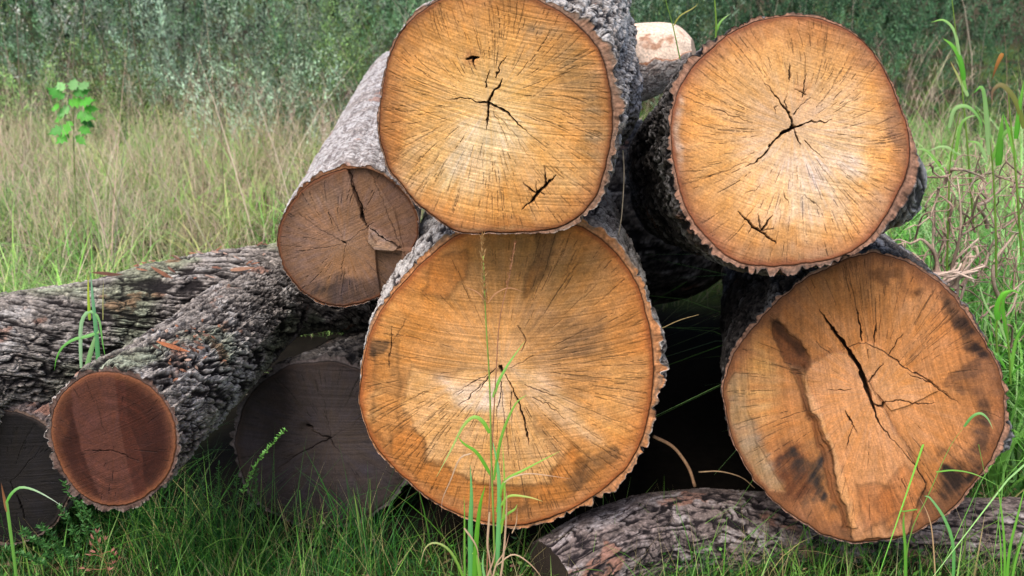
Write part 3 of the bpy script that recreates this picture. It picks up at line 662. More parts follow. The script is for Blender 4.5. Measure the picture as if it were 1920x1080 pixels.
npnt = [W(850, 420, 4.4), W(1240, 400, 4.4), W(1360, 345, 4.4), W(1560, 340, 4.4)]
long_log('dark log at the very back, seen through the gap between top logs', npnt, [.42, .42, .31, .28], 'dark', 97, 260, 260)

exec_plants = True
# ================================================================== VEGETATION
class Veg:
    """collects leaf and blade ribbons for one mesh"""
    def __init__(self): self.V = []; self.Q = []; self.Cc = []; self.n = 0
    def add(self, V, Q, Cl):
        self.V.append(V); self.Q.append(Q + self.n); self.Cc.append(Cl); self.n += len(V)
    def build(self, name, mat=None):
        return mesh_np(name, np.concatenate(self.V), np.concatenate(self.Q), np.clip(np.concatenate(self.Cc), 0, 1), mat or M_LEAF)

def blades(vg, root, height, width, lean, az, bend, col, nseg=4, tipcol=None, r=rs, droop=None):
    """n grass blades as tapering curved ribbons. root (n,3)"""
    n = len(root)
    s = np.linspace(0, 1, nseg + 1)[None]
    dirx = np.cos(az)[:, None]; diry = np.sin(az)[:, None]
    out = height[:, None] * (lean[:, None] * s + bend[:, None] * s ** 2.2)
    up = height[:, None] * (s - 0.45 * bend[:, None] ** 2 * s ** 3)
    if droop is not None: up = up - height[:, None] * droop[:, None] * s ** 4
    P = np.stack([root[:, 0:1] + dirx * out, root[:, 1:2] + diry * out, root[:, 2:3] + up], -1)
    fa = az + r.uniform(0.6, 2.5, n)
    wd = width[:, None] * np.clip(1.02 - s ** 1.6, 0.03, 1) * np.minimum(1, 0.55 + s * 2) * 0.5
    off = np.stack([np.cos(fa)[:, None] * wd, np.sin(fa)[:, None] * wd, 0 * wd], -1)
    V = np.stack([P - off, P + off], 2).reshape(n, -1, 3)
    m = 2 * (nseg + 1)
    base = np.array([[2 * k, 2 * k + 1, 2 * k + 3, 2 * k + 2] for k in range(nseg)])
    Q = (np.arange(n) * m)[:, None, None] + base[None]
    tc = col if tipcol is None else tipcol
    cc = col[:, None] * (1 - s[..., None] ** 1.5) + tc[:, None] * s[..., None] ** 1.5
    cc = np.repeat(cc, 2, axis=1)
    vg.add(V.reshape(-1, 3), Q.reshape(-1, 4), cc.reshape(-1, 3))

def pick(cols, n, r=rs, var=0.14, p=None):
    cols = lin(np.array(cols) / 255.0)
    k = r.choice(len(cols), n, p=p)
    return cols[k] * (1 + r.uniform(-var * 1.6, var * 1.6, (n, 1))) * (1 + r.uniform(-var * .4, var * .4, (n, 3)))

def leaves(vg, pos, d, ln, wd, col, r=rs, fold=0.0):
    """diamond leaves, pos (n,3), direction d (n,3)"""
    n = len(pos)
    d = d / np.linalg.norm(d, axis=1)[:, None]
    rnd = r.normal(size=(n, 3)); sd_ = np.cross(d, rnd); sd_ /= np.linalg.norm(sd_, axis=1)[:, None]
    nv = np.cross(d, sd_)
    a_ = pos; b_ = pos + d * (ln * .45)[:, None] + sd_ * (wd * .5)[:, None] + nv * (ln * fold)[:, None]
    c_ = pos + d * ln[:, None]; e_ = pos + d * (ln * .45)[:, None] - sd_ * (wd * .5)[:, None] + nv * (ln * fold)[:, None]
    V = np.stack([a_, b_, c_, e_], 1).reshape(-1, 3)
    Q = np.arange(n * 4).reshape(-1, 4)
    vg.add(V, Q, np.repeat(col, 4, axis=0))

def in_pile(x, y):
    """ground covered by logs"""
    p = (x > -0.42) & (x < 1.3) & (y > 2.60) & (y < 4.7)
    p |= (x > -1.2) & (x < -0.3) & (y > 2.75) & (y < 4.4) & (x > -1.2 + 0.0 * y)
    return p

def scatter(n, x0, x1, y0, y1, r=rs, clump=0.0, fs=1.5, seed=5):
    x = r.uniform(x0, x1, n); y = r.uniform(y0, y1, n)
    if clump:
        v = fbm(x * fs, y * fs, 0 * x, seed, 3)
        k = r.rand(n) < np.clip(0.5 + clump * v * 2, 0.05, 1); x = x[k]; y = y[k]
    k = ~in_pile(x, y); x = x[k]; y = y[k]
    return np.stack([x, y, ground_z(x, y) - 0.01], -1)

# ---- fine lawn in front of the pile
vg = Veg()
R0 = scatter(46000, -1.9, 2.0, 2.02, 3.1, clump=0.7, fs=3.0)
n = len(R0)
hloc = 0.11 + 0.05 * fbm(R0[:, 0] * 2.5, R0[:, 1] * 2.5, 0 * R0[:, 0], 61, 3)
left = sstep(-0.1, -0.6, R0[:, 0])
h = np.clip((hloc + 0.06 * left) * rs.uniform(.5, 1.45, n), .05, .3)
h = np.where(R0[:, 1] < 2.35, h * 0.9, h) * (1 + .55 * sstep(2.45, 2.75, R0[:, 1]) * left)
blades(vg, R0, h, rs.uniform(.0018, .0042, n), rs.uniform(0, .5, n), rs.uniform(0, 2 * pi, n), rs.uniform(0, .9, n),
       pick([(44,104,34),(32,88,36),(66,126,44),(116,166,72),(26,66,32),(160,150,104)], n, p=[.26,.24,.2,.12,.13,.05], var=.25))
# sparse longer blades and straws
R1 = scatter(3200, -1.9, 2.0, 2.1, 2.9, clump=0.5); n = len(R1)
blades(vg, R1, rs.uniform(.10, .30, n), rs.uniform(.003, .0075, n), rs.uniform(0, .5, n), rs.uniform(0, 2 * pi, n), rs.uniform(0, .9, n),
       pick([(96,146,52),(120,160,70),(76,124,44),(176,164,110)], n, p=[.4,.25,.25,.1]), nseg=5)
R1 = scatter(1100, -1.9, 2.0, 2.15, 2.7); n = len(R1)
blades(vg, R1, rs.uniform(.14, .30, n), rs.uniform(.001, .0018, n), rs.uniform(0, .7, n), rs.uniform(0, 2 * pi, n), rs.uniform(0, .4, n), pick([(190,176,128),(160,140,96)], n), nseg=4)
R1 = scatter(2600, -1.9, 2.0, 2.1, 3.0, clump=1.0, fs=3, seed=67); n = len(R1)
R1[:, 2] += rs.uniform(.0, .07, n)
leaves(vg, R1, rs.normal(size=(n, 3)) * np.array([1, 1, .4]), rs.uniform(.008, .035, n), rs.uniform(.004, .012, n), pick([(128,98,74),(150,124,96),(92,66,50),(166,140,112)], n, var=.2), fold=.04)
R1 = scatter(9000, -1.9, 2.0, 2.1, 3.0, clump=1.2, fs=4, seed=66); n = len(R1)
R1[:, 2] += rs.uniform(.02, .13, n); dd = rs.normal(size=(n, 3)); dd[:, 2] = np.abs(dd[:, 2]) * .5 + .1
leaves(vg, R1, dd, rs.uniform(.010, .026, n), rs.uniform(.006, .013, n), pick([(70,124,50),(94,150,62),(54,100,44),(120,164,80)], n, var=.2), fold=.06)
o = vg.build('grass_lawn'); o['kind'] = 'stuff'; tag(o, 'fine dark green grass growing in front of and under the log pile', 'grass')

# ---- meadow behind the pile
vg = Veg()
def meadow(n, x0, x1, y0, y1, hm, cols, p, w=(.004, .009), clump=.5, sd=5, bend=1.0, nseg=4, var=.16):
    R = scatter(n, x0, x1, y0, y1, clump=clump, seed=sd); m = len(R)
    hh = hm * (1 + 0.45 * fbm(R[:, 0] * 1.3, R[:, 1] * 1.3, 0 * R[:, 0], sd + 1, 3)) * rs.uniform(.5, 1.25, m)
    cc = pick(cols, m, p=p, var=var)
    dry = sstep(.0, .3, fbm(R[:, 0] * 1.1, R[:, 1] * .9, 0 * R[:, 0], 123, 3) + rs.normal(0, .12, m))
    cc = cc * (1 - .65 * dry[:, None]) + .65 * dry[:, None] * pick([(214,194,164),(196,170,148),(178,150,130),(150,150,96)], m)
    blades(vg, R, hh, rs.uniform(w[0], w[1], m), np.abs(rs.normal(0, .38, m)), rs.uniform(0, 2 * pi, m), rs.uniform(0, 1.2 * bend, m), cc, nseg=nseg)
def tufts(nt_, x0, x1, y0, y1, nb, hr, w, cols):
    R = scatter(nt_, x0, x1, y0, y1, clump=.4, seed=91)
    for k in range(len(R)):
        m = rs.randint(nb // 2, nb); hh = rs.uniform(*hr) * rs.uniform(.5, 1.1, m)
        P = R[k][None] + np.stack([rs.normal(0, .02, m), rs.normal(0, .02, m), 0 * hh], -1)
        c_ = pick(cols, 1) * rs.uniform(.8, 1.25, (m, 1))
        blades(vg, P, hh, rs.uniform(w[0], w[1], m), rs.uniform(0.05, .6, m), rs.uniform(0, 2 * pi, m), rs.uniform(.1, 1.2, m), c_, nseg=5, droop=rs.uniform(0, .35, m))
GL = [(140,180,96),(164,196,118),(106,150,76),(186,200,146),(208,198,160),(204,182,164),(84,122,62)]
# left, close behind the long log: short bright green
meadow(15000, -3.0, -0.4, 3.3, 4.9, .22, GL, [.30,.27,.17,.12,.06,.03,.05], w=(.003,.007), sd=15)
meadow(30000, -4.6, 0.6, 4.4, 8.9, .30, GL, [.17,.16,.12,.12,.17,.18,.08], sd=25)
meadow(11000, -4.6, 0.6, 5.4, 8.6, .50, [(212,192,160),(206,180,160),(222,212,184),(180,190,130),(160,190,110)], [.26,.26,.16,.16,.16], w=(.002,.005), sd=35)
# right of the pile: taller, weedy
meadow(20000, 1.15, 5.2, 3.2, 8.6, .42, GL, [.22,.12,.24,.06,.10,.08,.18], sd=45)
meadow(6000, 1.3, 4.2, 3.3, 6.5, .75, [(132,184,82),(110,160,70),(166,196,110),(190,170,136),(178,148,132)], [.3,.24,.16,.16,.14], w=(.004,.010), sd=55, bend=1.2)
meadow(5000, 0.2, 2.4, 4.6, 9.0, .55, [(96,140,56),(76,116,48),(140,150,88)], [.4,.4,.2], sd=56)
tufts(520, -4.4, 0.3, 4.0, 9.4, 26, (.25, .6), (.006, .012), [(150,200,96),(170,210,110),(130,184,92),(196,204,130)])
tufts(330, 1.4, 4.6, 3.2, 8.0, 26, (.35, .85), (.007, .015), [(120,186,76),(146,200,96),(104,160,70),(170,206,140)])
R = scatter(240, -4.2, 0.4, 4.6, 8.6); m = len(R)
blades(vg, R, rs.uniform(.7, 1.35, m), rs.uniform(.004, .007, m), np.abs(rs.normal(0, .3, m)), rs.uniform(0, 2 * pi, m), rs.uniform(0, .4, m), pick([(214,196,176),(186,160,140),(170,150,120)], m), nseg=5)
R = scatter(150, 1.7, 4.2, 3.2, 6.5); m = len(R)
blades(vg, R, rs.uniform(.8, 1.5, m), rs.uniform(.003, .006, m), np.abs(rs.normal(0, .2, m)), rs.uniform(0, 2 * pi, m), rs.uniform(0, .4, m), pick([(196,170,150),(160,180,100),(150,120,104)], m), nseg=5)
tufts(620, 1.6, 3.4, 2.9, 5.0, 26, (.55, 1.15), (.007, .017), [(100,166,64),(126,186,84),(84,140,58),(150,190,120)])
o = vg.build('meadow_grass'); o['kind'] = 'stuff'; tag(o, 'loose meadow grass, green mixed with straw, between the pile and the shrubs', 'grass')

# ---- fine seed heads: thin pinkish straw panicles over the meadow
vg = Veg()
def panicles(n, x0, x1, y0, y1, hm):
    R = scatter(n, x0, x1, y0, y1, clump=.6, seed=77); m = len(R)
    for k in range(m):
        H_ = hm * rs.uniform(.7, 1.3); az_ = rs.uniform(0, 2 * pi); le = rs.uniform(0, .28)
        c0 = pick([(216,188,168),(206,174,164),(226,208,180)], 1)
        blades(vg, R[k:k+1], np.array([H_]), np.array([.0034]), np.array([le]), np.array([az_]), np.array([.15]), c0, nseg=4)
        q = 14; s = rs.uniform(.6, 1.0, q)
        o_ = H_ * (le * s + .15 * s ** 2.2)
        P = np.stack([R[k, 0] + cos(az_) * o_, R[k, 1] + sin(az_) * o_, R[k, 2] + H_ * s], -1)
        blades(vg, P, rs.uniform(.03, .10, q), np.full(q, .0022), rs.uniform(.3, 1.3, q), rs.uniform(0, 2 * pi, q), rs.uniform(0, .6, q), np.repeat(c0, q, 0) * rs.uniform(.8, 1.2, (q, 1)), nseg=2)
panicles(1500, -4.6, 0.4, 5.0, 8.8, .60)
panicles(520, 1.7, 4.4, 3.8, 8.5, .85)
panicles(60, 0.6, 1.8, 5.0, 8.0, .8)
o = vg.build('seed_heads'); o['kind'] = 'stuff'; tag(o, 'hazy pinkish straw seed heads standing above the meadow grass', 'grass')

# ---- grey green shrub thicket closing the view
vg = Veg(); tw_ = Veg()
def thicket(nb, x0, x1, y0, y1, hr, rr_, nsh, nlf, cols, p, ll=(.028, .05), ww=(.008, .014), dark=1.0):
    for b in range(nb):
        bx = rs.uniform(x0, x1); by = rs.uniform(y0, y1); bh = rs.uniform(*hr); br = rs.uniform(*rr_)
        bz = ground_z(bx, by)
        bc = pick(cols, 1, p=p, var=.10)[0] * dark * rs.uniform(.36, 1.0)
        for k in range(nsh):
            th = rs.uniform(0, 2 * pi); u_ = rs.rand() ** .5
            zf = rs.rand() ** .8
            env = br * (1 - 0.55 * zf ** 2) * u_
            base = np.array([bx + cos(th) * env, by + sin(th) * env * .8, bz + zf * bh * (1 - .35 * u_ ** 2)])
            d = np.array([cos(th) * .55 * u_, sin(th) * .4 * u_ - .1, 1.0]) + rs.normal(size=3) * .22
            d /= np.linalg.norm(d)
            L_ = rs.uniform(.25, .6)
            s = rs.rand(nlf) ** .8
            side_ = rs.normal(size=(nlf, 3))
            P = base + d * (s * L_)[:, None] + side_ * .012
            ld = d + side_ * .55
            ln = rs.uniform(ll[0], ll[1], nlf) * (1.15 - .5 * s); wd = rs.uniform(ww[0], ww[1], nlf)
            cc = bc * rs.uniform(.30, 1.60) * (1 + rs.uniform(-.35, .35, (nlf, 1))) * (1 + rs.uniform(-.08, .08, (nlf, 3)))
            leaves(vg, P, ld, ln, wd, cc)
SH = [(148,180,146),(182,206,178),(112,152,108),(208,222,202),(150,180,112)]
thicket(52, -7.0, 1.8, 8.7, 11.4, (1.1, 2.2), (.55, 1.0), 62, 46, SH, [.3,.2,.26,.08,.16])
thicket(16, -6.5, 1.5, 7.9, 8.8, (.5, 1.1), (.3, .6), 46, 40, SH, [.3,.25,.2,.12,.13])
thicket(36, 0.8, 7.5, 8.4, 12.0, (1.2, 2.3), (.55, 1.0), 60, 44, [(80,124,84),(96,138,98),(68,110,70),(128,164,126)], [.35,.25,.25,.15])
thicket(24, -9, 10, 12.5, 14.0, (2.0, 3.0), (.9, 1.4), 60, 34, [(70,100,64),(84,112,78)], [.6,.4], ll=(.05,.08), ww=(.02,.03))
R = scatter(420, -6.5, 6.5, 8.0, 10.5); m = len(R)
blades(vg, R, rs.uniform(.8, 2.0, m), rs.uniform(.006, .012, m), np.abs(rs.normal(0, .25, m)), rs.uniform(0, 2 * pi, m), rs.uniform(0, .5, m), pick([(150,138,124),(120,104,92),(176,160,140)], m), nseg=5)
o = vg.build('shrub_thicket'); o['kind'] = 'stuff'; tag(o, 'dense thicket of grey green small leaved shrubs behind the meadow', 'shrubs')
vg = Veg()
thicket(16, -11, -1.5, 15, 17, (2.0, 3.6), (1.0, 1.6), 60, 34, [(48,84,34),(60,98,40),(38,66,30)], [.4,.3,.3], ll=(.08,.13), ww=(.05,.08), dark=.8)
thicket(12, 1, 14, 15, 17, (2.2, 3.8), (1.0, 1.6), 50, 30, [(48,84,44),(60,98,50)], [.6,.4], ll=(.08,.13), ww=(.05,.08), dark=.7)
o = vg.build('woodland_edge'); o['kind'] = 'stuff'; tag(o, 'dark green broad leaved woods beyond the shrub thicket', 'woods')

# ================================================================== SINGLE PLANTS AND TWIGS
def catmull(P, m):
    P = np.array(P, float); n = len(P)
    if n < 3:
        t = np.linspace(0, 1, m)[:, None]; return P[0] * (1 - t) + P[-1] * t
    E_ = np.concatenate([[2 * P[0] - P[1]], P, [2 * P[-1] - P[-2]]])
    t = np.linspace(0, n - 1 - 1e-6, m); k = t.astype(int); f = (t - k)[:, None]
    a_, b_, c_, d_ = E_[k], E_[k + 1], E_[k + 2], E_[k + 3]
    return .5 * ((2 * b_) + (-a_ + c_) * f + (2 * a_ - 5 * b_ + 4 * c_ - d_) * f ** 2 + (-a_ + 3 * b_ - 3 * c_ + d_) * f ** 3)

def ribbon(pts, w, c0, c1=None, m=14, face=None, tip=True, base=.7):
    """a folded grass leaf along pts, metres wide w"""
    P = catmull(pts, m); s = np.linspace(0, 1, m)
    T_ = np.gradient(P, axis=0); T_ /= np.linalg.norm(T_, axis=1)[:, None]
    f = np.array(face if face is not None else (0.15, -1, 0.35), float)
    S_ = np.cross(T_, f); S_ /= (np.linalg.norm(S_, axis=1)[:, None] + 1e-9)
    N_ = np.cross(S_, T_)
    wd = w * .5 * np.minimum(1, base + s * 3) * (np.clip(1.02 - s ** 2.2, .04, 1) if tip else 1)
    V = np.stack([P - S_ * wd[:, None], P + N_ * (wd * .35)[:, None], P + S_ * wd[:, None]], 1)
    q = []
    for k in range(m - 1):
        for e in (0, 1): q.append([3 * k + e, 3 * k + e + 1, 3 * k + e + 4, 3 * k + e + 3])
    c0 = lin(np.array(c0) / 255.0); c1 = c0 if c1 is None else lin(np.array(c1) / 255.0)
    cc = c0[None] * (1 - s[:, None] ** 1.5) + c1[None] * s[:, None] ** 1.5
    cc = np.repeat(cc, 3, 0); cc[1::3] *= 1.18
    return V.reshape(-1, 3), np.array(q), cc

def tube(pts, r0, r1, c0, c1=None, m=16, k=6, knob=0.0, seed=0):
    P = catmull(pts, m); s = np.linspace(0, 1, m)
    if knob:
        kr = np.random.RandomState(seed + 900); nk = max(3, m // 3)
        jit = kr.normal(size=(nk, 3)) * .011; P = P + np.stack([np.interp(s, np.linspace(0, 1, nk), jit[:, q]) for q in range(3)], -1)
    T_ = np.gradient(P, axis=0); T_ /= (np.linalg.norm(T_, axis=1)[:, None] + 1e-9)
    U_ = np.cross(T_, [0.3, 0.2, 1.0]); U_ /= (np.linalg.norm(U_, axis=1)[:, None] + 1e-9); V_ = np.cross(T_, U_)
    r = r0 + (r1 - r0) * s
    if knob: r = r * (1 + knob * vnoise(s * 12, 0 * s, 0 * s + seed, seed))
    th = np.linspace(0, 2 * pi, k, endpoint=False)
    V = P[:, None] + (U_[:, None] * np.cos(th)[None, :, None] + V_[:, None] * np.sin(th)[None, :, None]) * r[:, None, None]
    c0 = lin(np.array(c0) / 255.0); c1 = c0 if c1 is None else lin(np.array(c1) / 255.0)
    cc = np.repeat(c0[None] * (1 - s[:, None]) + c1[None] * s[:, None], k, 0)
    cc = cc * (1 + .2 * vnoise(np.repeat(s, k) * 20, 0, 0, seed + 3))[:, None]
    Q = grid_quads(m, k)
    Vc = V.reshape(-1, 3)
    caps = []
    if k == 6:
        for b0 in (0, (m - 1) * k): caps += [[b0, b0 + 1, b0 + 2, b0 + 3], [b0, b0 + 3, b0 + 4, b0 + 5]]
        Q = np.concatenate([Q, np.array(caps)])
    return Vc, Q, cc

def one(name, piece, mat=None, root=None, label=None):
    o = mesh_np(name, piece[0], piece[1], np.clip(piece[2], 0, 1), mat or M_LEAF)
    if root is not None: attach(o, root)
    if label: o['label'] = label
    return o
def PX(seq, y):
    """seq of (px,py[,dy])"""
    return [W(s[0], s[1], y + (s[2] if len(s) > 2 else 0)) for s in seq]

# --- tall grass plant in front of the biggest log
YG = 2.20
base = W(925, 1085, YG); base[2] = float(ground_z(base[0], YG)) 
gr = empty('grass_plant', 'tall green grass plant with drooping blades standing in front of the biggest log', 'grass', tuple(base))
bs = lambda x: (x, 1150)
one('stem', tube(PX([(930,1160),(926,1000),(921,850),(918,720),(911,600),(906,480)], YG), .0032, .0012, (128,168,72), (150,176,84), m=30), None, gr)
one('stem', tube(PX([(912,1160),(915,1000),(922,850),(930,700),(937,600),(955,520),(966,455)], YG), .0022, .0007, (132,96,70), (160,112,86), m=30), M_TWIG, gr)
gb = [ # pts, width, c0, c1
 ([(918,812),(905,790),(888,782),(868,800),(845,845),(818,895)], .010, (112,172,58), (190,206,130), ),
 ([(920,890),(895,850),(870,832),(858,818)], .009, (96,160,48), (120,176,60)),
 ([(926,900),(940,820),(965,760),(988,740)], .008, (104,166,60), (150,190,90)),
 ([(925,745),(935,715),(955,680),(984,640)], .008, (120,184,80), (150,206,110)),
 ([(932,960),(945,905),(985,880),(1050,846)], .009, (112,176,66), (150,196,90)),
 ([(938,950),(955,930),(990,932),(1018,940)], .007, (130,180,70), (200,190,120)),
 ([(884,1150),(882,1000),(884,930),(882,872)], .014, (92,164,88), (110,180,110)),
 ([(888,1150),(892,1030),(900,950),(910,910)], .014, (88,156,44), (104,172,52)),
 ([(872,1150),(871,1040),(871,970),(870,930)], .006, (104,160,60), (120,176,70)),
 ([(932,1060),(936,960),(934,880),(922,820)], .013, (104,176,104), (120,190,120)),
 ([(940,1000),(946,940),(945,880),(942,830)], .006, (130,180,70), (150,190,90)),
 ([(905,1150),(900,1080),(893,1040),(880,1040)], .012, (110,170,60), (150,190,90)),
 ([(875,1100),(855,1050),(835,1025),(812,1018),(796,1030),(788,1060)], .007, (112,160,56), (196,176,140)),
 ([(918,1150),(910,1090),(905,1060),(908,1030)], .009, (120,180,110), (140,196,120)),
 ([(936,985),(950,965),(965,955),(970,945)], .008, (110,170,60), (150,180,90)),
]
for p_, w_, c0, c1 in gb: one('leaf_blade', ribbon(PX(p_, YG), w_, c0, c1), None, gr)
dead = [([(930,1130),(942,1060),(948,990),(950,940),(948,915)], .006), ([(918,960),(914,1020),(918,1050),(928,1150)], .006), ([(945,905),(960,895),(990,888),(1030,892),(1070,898)], .004),
        ([(884,850),(862,860),(845,900),(830,935),(828,960)], .004), ([(932,1060),(960,1040),(985,1050),(1010,1075),(1030,1110)], .004), ([(920,1100),(930,1060),(945,1035),(955,1000)], .005),
        ([(870,990),(885,1010),(895,1030),(898,1060)], .005), ([(960,1000),(968,980),(970,950)], .003), ([(905,1150),(912,1090),(925,1050),(930,1020)], .006)]
for p_, w_ in dead: one('withered_blade', ribbon(PX(p_, YG - .01), w_, (196,170,140), (176,140,116)), None, gr)
# seed head
vgh = Veg()
for k in range(150):
    s = rs.rand(); py_ = 445 + 130 * s; px_ = 903 + 6 * s
    p_ = W(px_, py_, YG); d = np.array([rs.normal() * .35, rs.normal() * .35, 1.0])
    leaves(vgh, p_[None], d[None], np.array([rs.uniform(.012, .022)]), np.array([.0034]), lin(rgb(176, 140, 92))[None] * rs.uniform(.8, 1.2))
attach(vgh.build('seed_head'), gr); vgh = Veg()
for k in range(40):
    s = rs.rand(); p_ = W(966 - 18 * s, 455 + 90 * s, YG); d = np.array([rs.normal() * .5, rs.normal() * .5, 1.0])
    leaves(vgh, p_[None], d[None], np.array([rs.uniform(.008, .014)]), np.array([.002]), lin(rgb(150, 104, 72))[None] * rs.uniform(.8, 1.2))
sh_ = vgh.build('seed_head'); attach(sh_, gr)
one('seed_branch', ribbon(PX([(915,568),(930,550),(955,540),(983,548)], YG), .003, (176,128,92)), None, gr)
one('seed_branch', ribbon(PX([(912,566),(895,548),(872,538)], YG), .003, (176,128,92)), None, gr)

# --- grass tuft growing in the gap beside the red heartwood log
y0 = 2.42
b0 = W(185, 690, y0)
gt = empty('grass_tuft', 'small tuft of broad green blades between the red heartwood log and the long log behind', 'grass', tuple(b0))
for p_, w_, c0, c1 in [([(186,700),(180,620),(174,560),(170,512)], .012, (84,150,88), (130,176,140)), ([(152,690),(151,620),(158,592),(172,584),(186,600),(192,640),(198,672)], .010, (150,186,140), (92,168,50)),
                       ([(160,700),(170,660),(180,630),(186,618)], .013, (120,166,100), (140,170,120)), ([(186,622),(165,630),(140,636),(118,650),(106,672),(102,694)], .009, (120,176,100), (84,160,44)),
                       ([(168,600),(166,560),(165,514)], .008, (140,176,60), (190,190,60)), ([(193,600),(193,560),(194,525)], .003, (150,150,90), (170,160,100))]:
    one('leaf_blade', ribbon(PX(p_, y0), w_, c0, c1), None, gt)

# --- bent blade at the left edge
y0 = 2.15
b0 = W(30, 1150, y0); b0[2] = float(ground_z(b0[0], y0))
gl = empty('grass_plant', 'grass stem with one long blade arching right, near the left edge in front', 'grass', tuple(b0))
one('stem', ribbon(PX([(38,1200),(30,1080),(20,1000),(12,940)], y0), .008, (96,150,60), (120,170,80), tip=False), None, gl)
one('leaf_blade', ribbon(PX([(12,942),(22,925),(38,914),(62,918),(90,932),(118,950)], y0), .007, (96,170,60), (196,206,190)), None, gl)
one('withered_blade', ribbon(PX([(14,960),(8,935),(2,905)], y0), .009, (150,104,70), (120,76,50)), None, gl)

# --- blade plant in front of lower right log
y0 = 2.2
b0 = W(1690, 1130, y0); b0[2] = float(ground_z(b0[0], y0))
gq = empty('grass_plant', 'arching green grass plant in front of the cracked brown log at the lower right', 'grass', tuple(b0))
for p_, w_, c0, c1 in [([(1690,1150),(1705,1010),(1740,930),(1780,840),(1812,795)], .0035, (110,150,66), (120,170,80)), ([(1808,800),(1822,782),(1838,775),(1852,785),(1862,805)], .008, (96,160,80), (150,190,130)),
                       ([(1755,885),(1790,882),(1830,890),(1880,915)], .004, (110,170,66), (130,180,90)), ([(1785,1130),(1788,1030),(1772,975),(1745,935),(1733,930)], .010, (96,166,84), (130,180,120)),
                       ([(1697,1140),(1698,1040),(1694,985),(1696,958)], .010, (96,160,56), (110,170,66)), ([(1720,955),(1690,958),(1700,940)], .004, (100,150,60), (110,160,70)),
                       ([(1755,1100),(1748,1000),(1738,960),(1722,930)], .004, (190,160,120), (180,140,110))]:
    one('leaf_blade', ribbon(PX(p_, y0), w_, c0, c1), None, gq)
y0 = 2.25
b0 = W(1885, 1120, y0); b0[2] = float(ground_z(b0[0], y0))
gq = empty('grass_plant', 'upright green grass blades at the right edge in front of the low curved log', 'grass', tuple(b0))
for p_, w_ in [([(1882,1140),(1884,1040),(1878,960),(1868,900)], .008), ([(1886,1140),(1892,1040),(1910,960),(1925,900)], .010), ([(1880,1140),(1876,1020),(1870,960)], .005), ([(1890,1140),(1905,1050),(1930,980)], .009)]:
    one('leaf_blade', ribbon(PX(p_, y0), w_, (104,170,56), (130,190,80)), None, gq)

# --- leafy weed spike in the shade
def spike(label, px0, py0, px1, py1, y, n, ll, col, bendx=0, r0=.0014):
    b0 = W(px0, py0, y)
    rt = empty('weed', label, 'plant', tuple(b0))
    pts = [W(px0, py0, y), W((px0 + px1) / 2 + bendx, (py0 + py1) / 2, y), W(px1, py1, y - .02)]
    one('stem', tube(pts, r0, r0 * .5, (86,120,56), m=12, k=5), None, rt)
    P = catmull(pts, n); v = Veg()
    for k in range(n):
        d = np.array([rs.normal(), rs.normal(), rs.uniform(.2, 1.1)]); d /= np.linalg.norm(d)
        leaves(v, P[k][None].repeat(2, 0), np.array([d, d * np.array([-1, -1, 1])]), np.full(2, ll) * rs.uniform(.7, 1.2, 2), np.full(2, ll * .34), lin(np.array(col) / 255.0)[None].repeat(2, 0) * rs.uniform(.75, 1.25, (2, 1)))
    attach(v.build('foliage'), rt)
    return rt
spike('bright leafy weed spike leaning right in front of the grey shadowed log end', 455, 925, 535, 806, 2.42, 60, .014, (110,168,78), -10)
FG = 'dim feathery weeds under the red heartwood log'
for (a0, b0_, a1, b1) in [(380,960,368,880),(400,965,410,870),(430,960,445,890),(355,970,350,890),(470,960,480,880)]:
    o = spike('thin feathery dark green weed standing in shadow at the right of the red heartwood log', a0, b0_, a1, b1, 2.5, 34, .013, (62,104,54), 4); o['group'] = FG
for i, (a0, b0_, a1, b1) in enumerate([(120,1040,75,985),(100,1050,42,995),(150,1030,110,950),(90,1062,10,1030),(170,1020,120,905),(140,1050,60,1010),(190,1030,150,940)]):
    o = spike('bushy fern like green weed at the lower left below the red heartwood log', a0, b0_, a1, b1, 2.3, 52, .017, (78,128,66), 6); o['group'] = 'fern like weeds at the lower left'

# --- pink dried seed cluster
b0 = W(190, 1075, 2.2)
rt = empty('dried_flower', 'pinkish brown dried seed cluster low in the grass at the lower left', 'plant', tuple(b0))
one('stem', tube(PX([(215,1110),(200,1060),(188,1030),(182,1005)], 2.2), .0014, .0008, (120,100,60), m=10, k=5), M_TWIG, rt)
v = Veg()
for (x_, y_, dx, dz) in [(182,1000,0,1),(176,1012,-.4,1),(196,1014,.3,1),(173,1024,-.6,1),(180,1036,-.9,.4),(172,1042,-1,.5),(208,1034,.8,.5),(214,1042,.7,.9),(222,1050,.6,1),(212,1058,.2,1),(160,1066,-1,.1),(170,1070,-1,.1),(205,1070,.3,.3),(188,1018,.1,1)]:
    p_ = W(x_, y_, 2.2); nn_ = 5
    dd = np.array([dx, 0, dz]) + rs.normal(size=(nn_, 3)) * .18
    leaves(v, np.repeat(p_[None], nn_, 0), dd, rs.uniform(.012, .020, nn_), np.full(nn_, .0045), lin(rgb(188, 132, 116))[None] * rs.uniform(.8, 1.2, (nn_, 1)), fold=.05)
Q5 = [((186,1035),(176,1024),(173,1020)), ((188,1040),(205,1034),(214,1040)), ((192,1045),(178,1040),(170,1042)), ((200,1065),(185,1068),(162,1066)), ((196,1055),(212,1056),(222,1050))]
for q_ in Q5:
    pc = tube(PX(q_, 2.2), .0009, .0007, (140,100,70), m=6, k=6); v.add(*pc)
attach(v.build('seed_cluster'), rt)

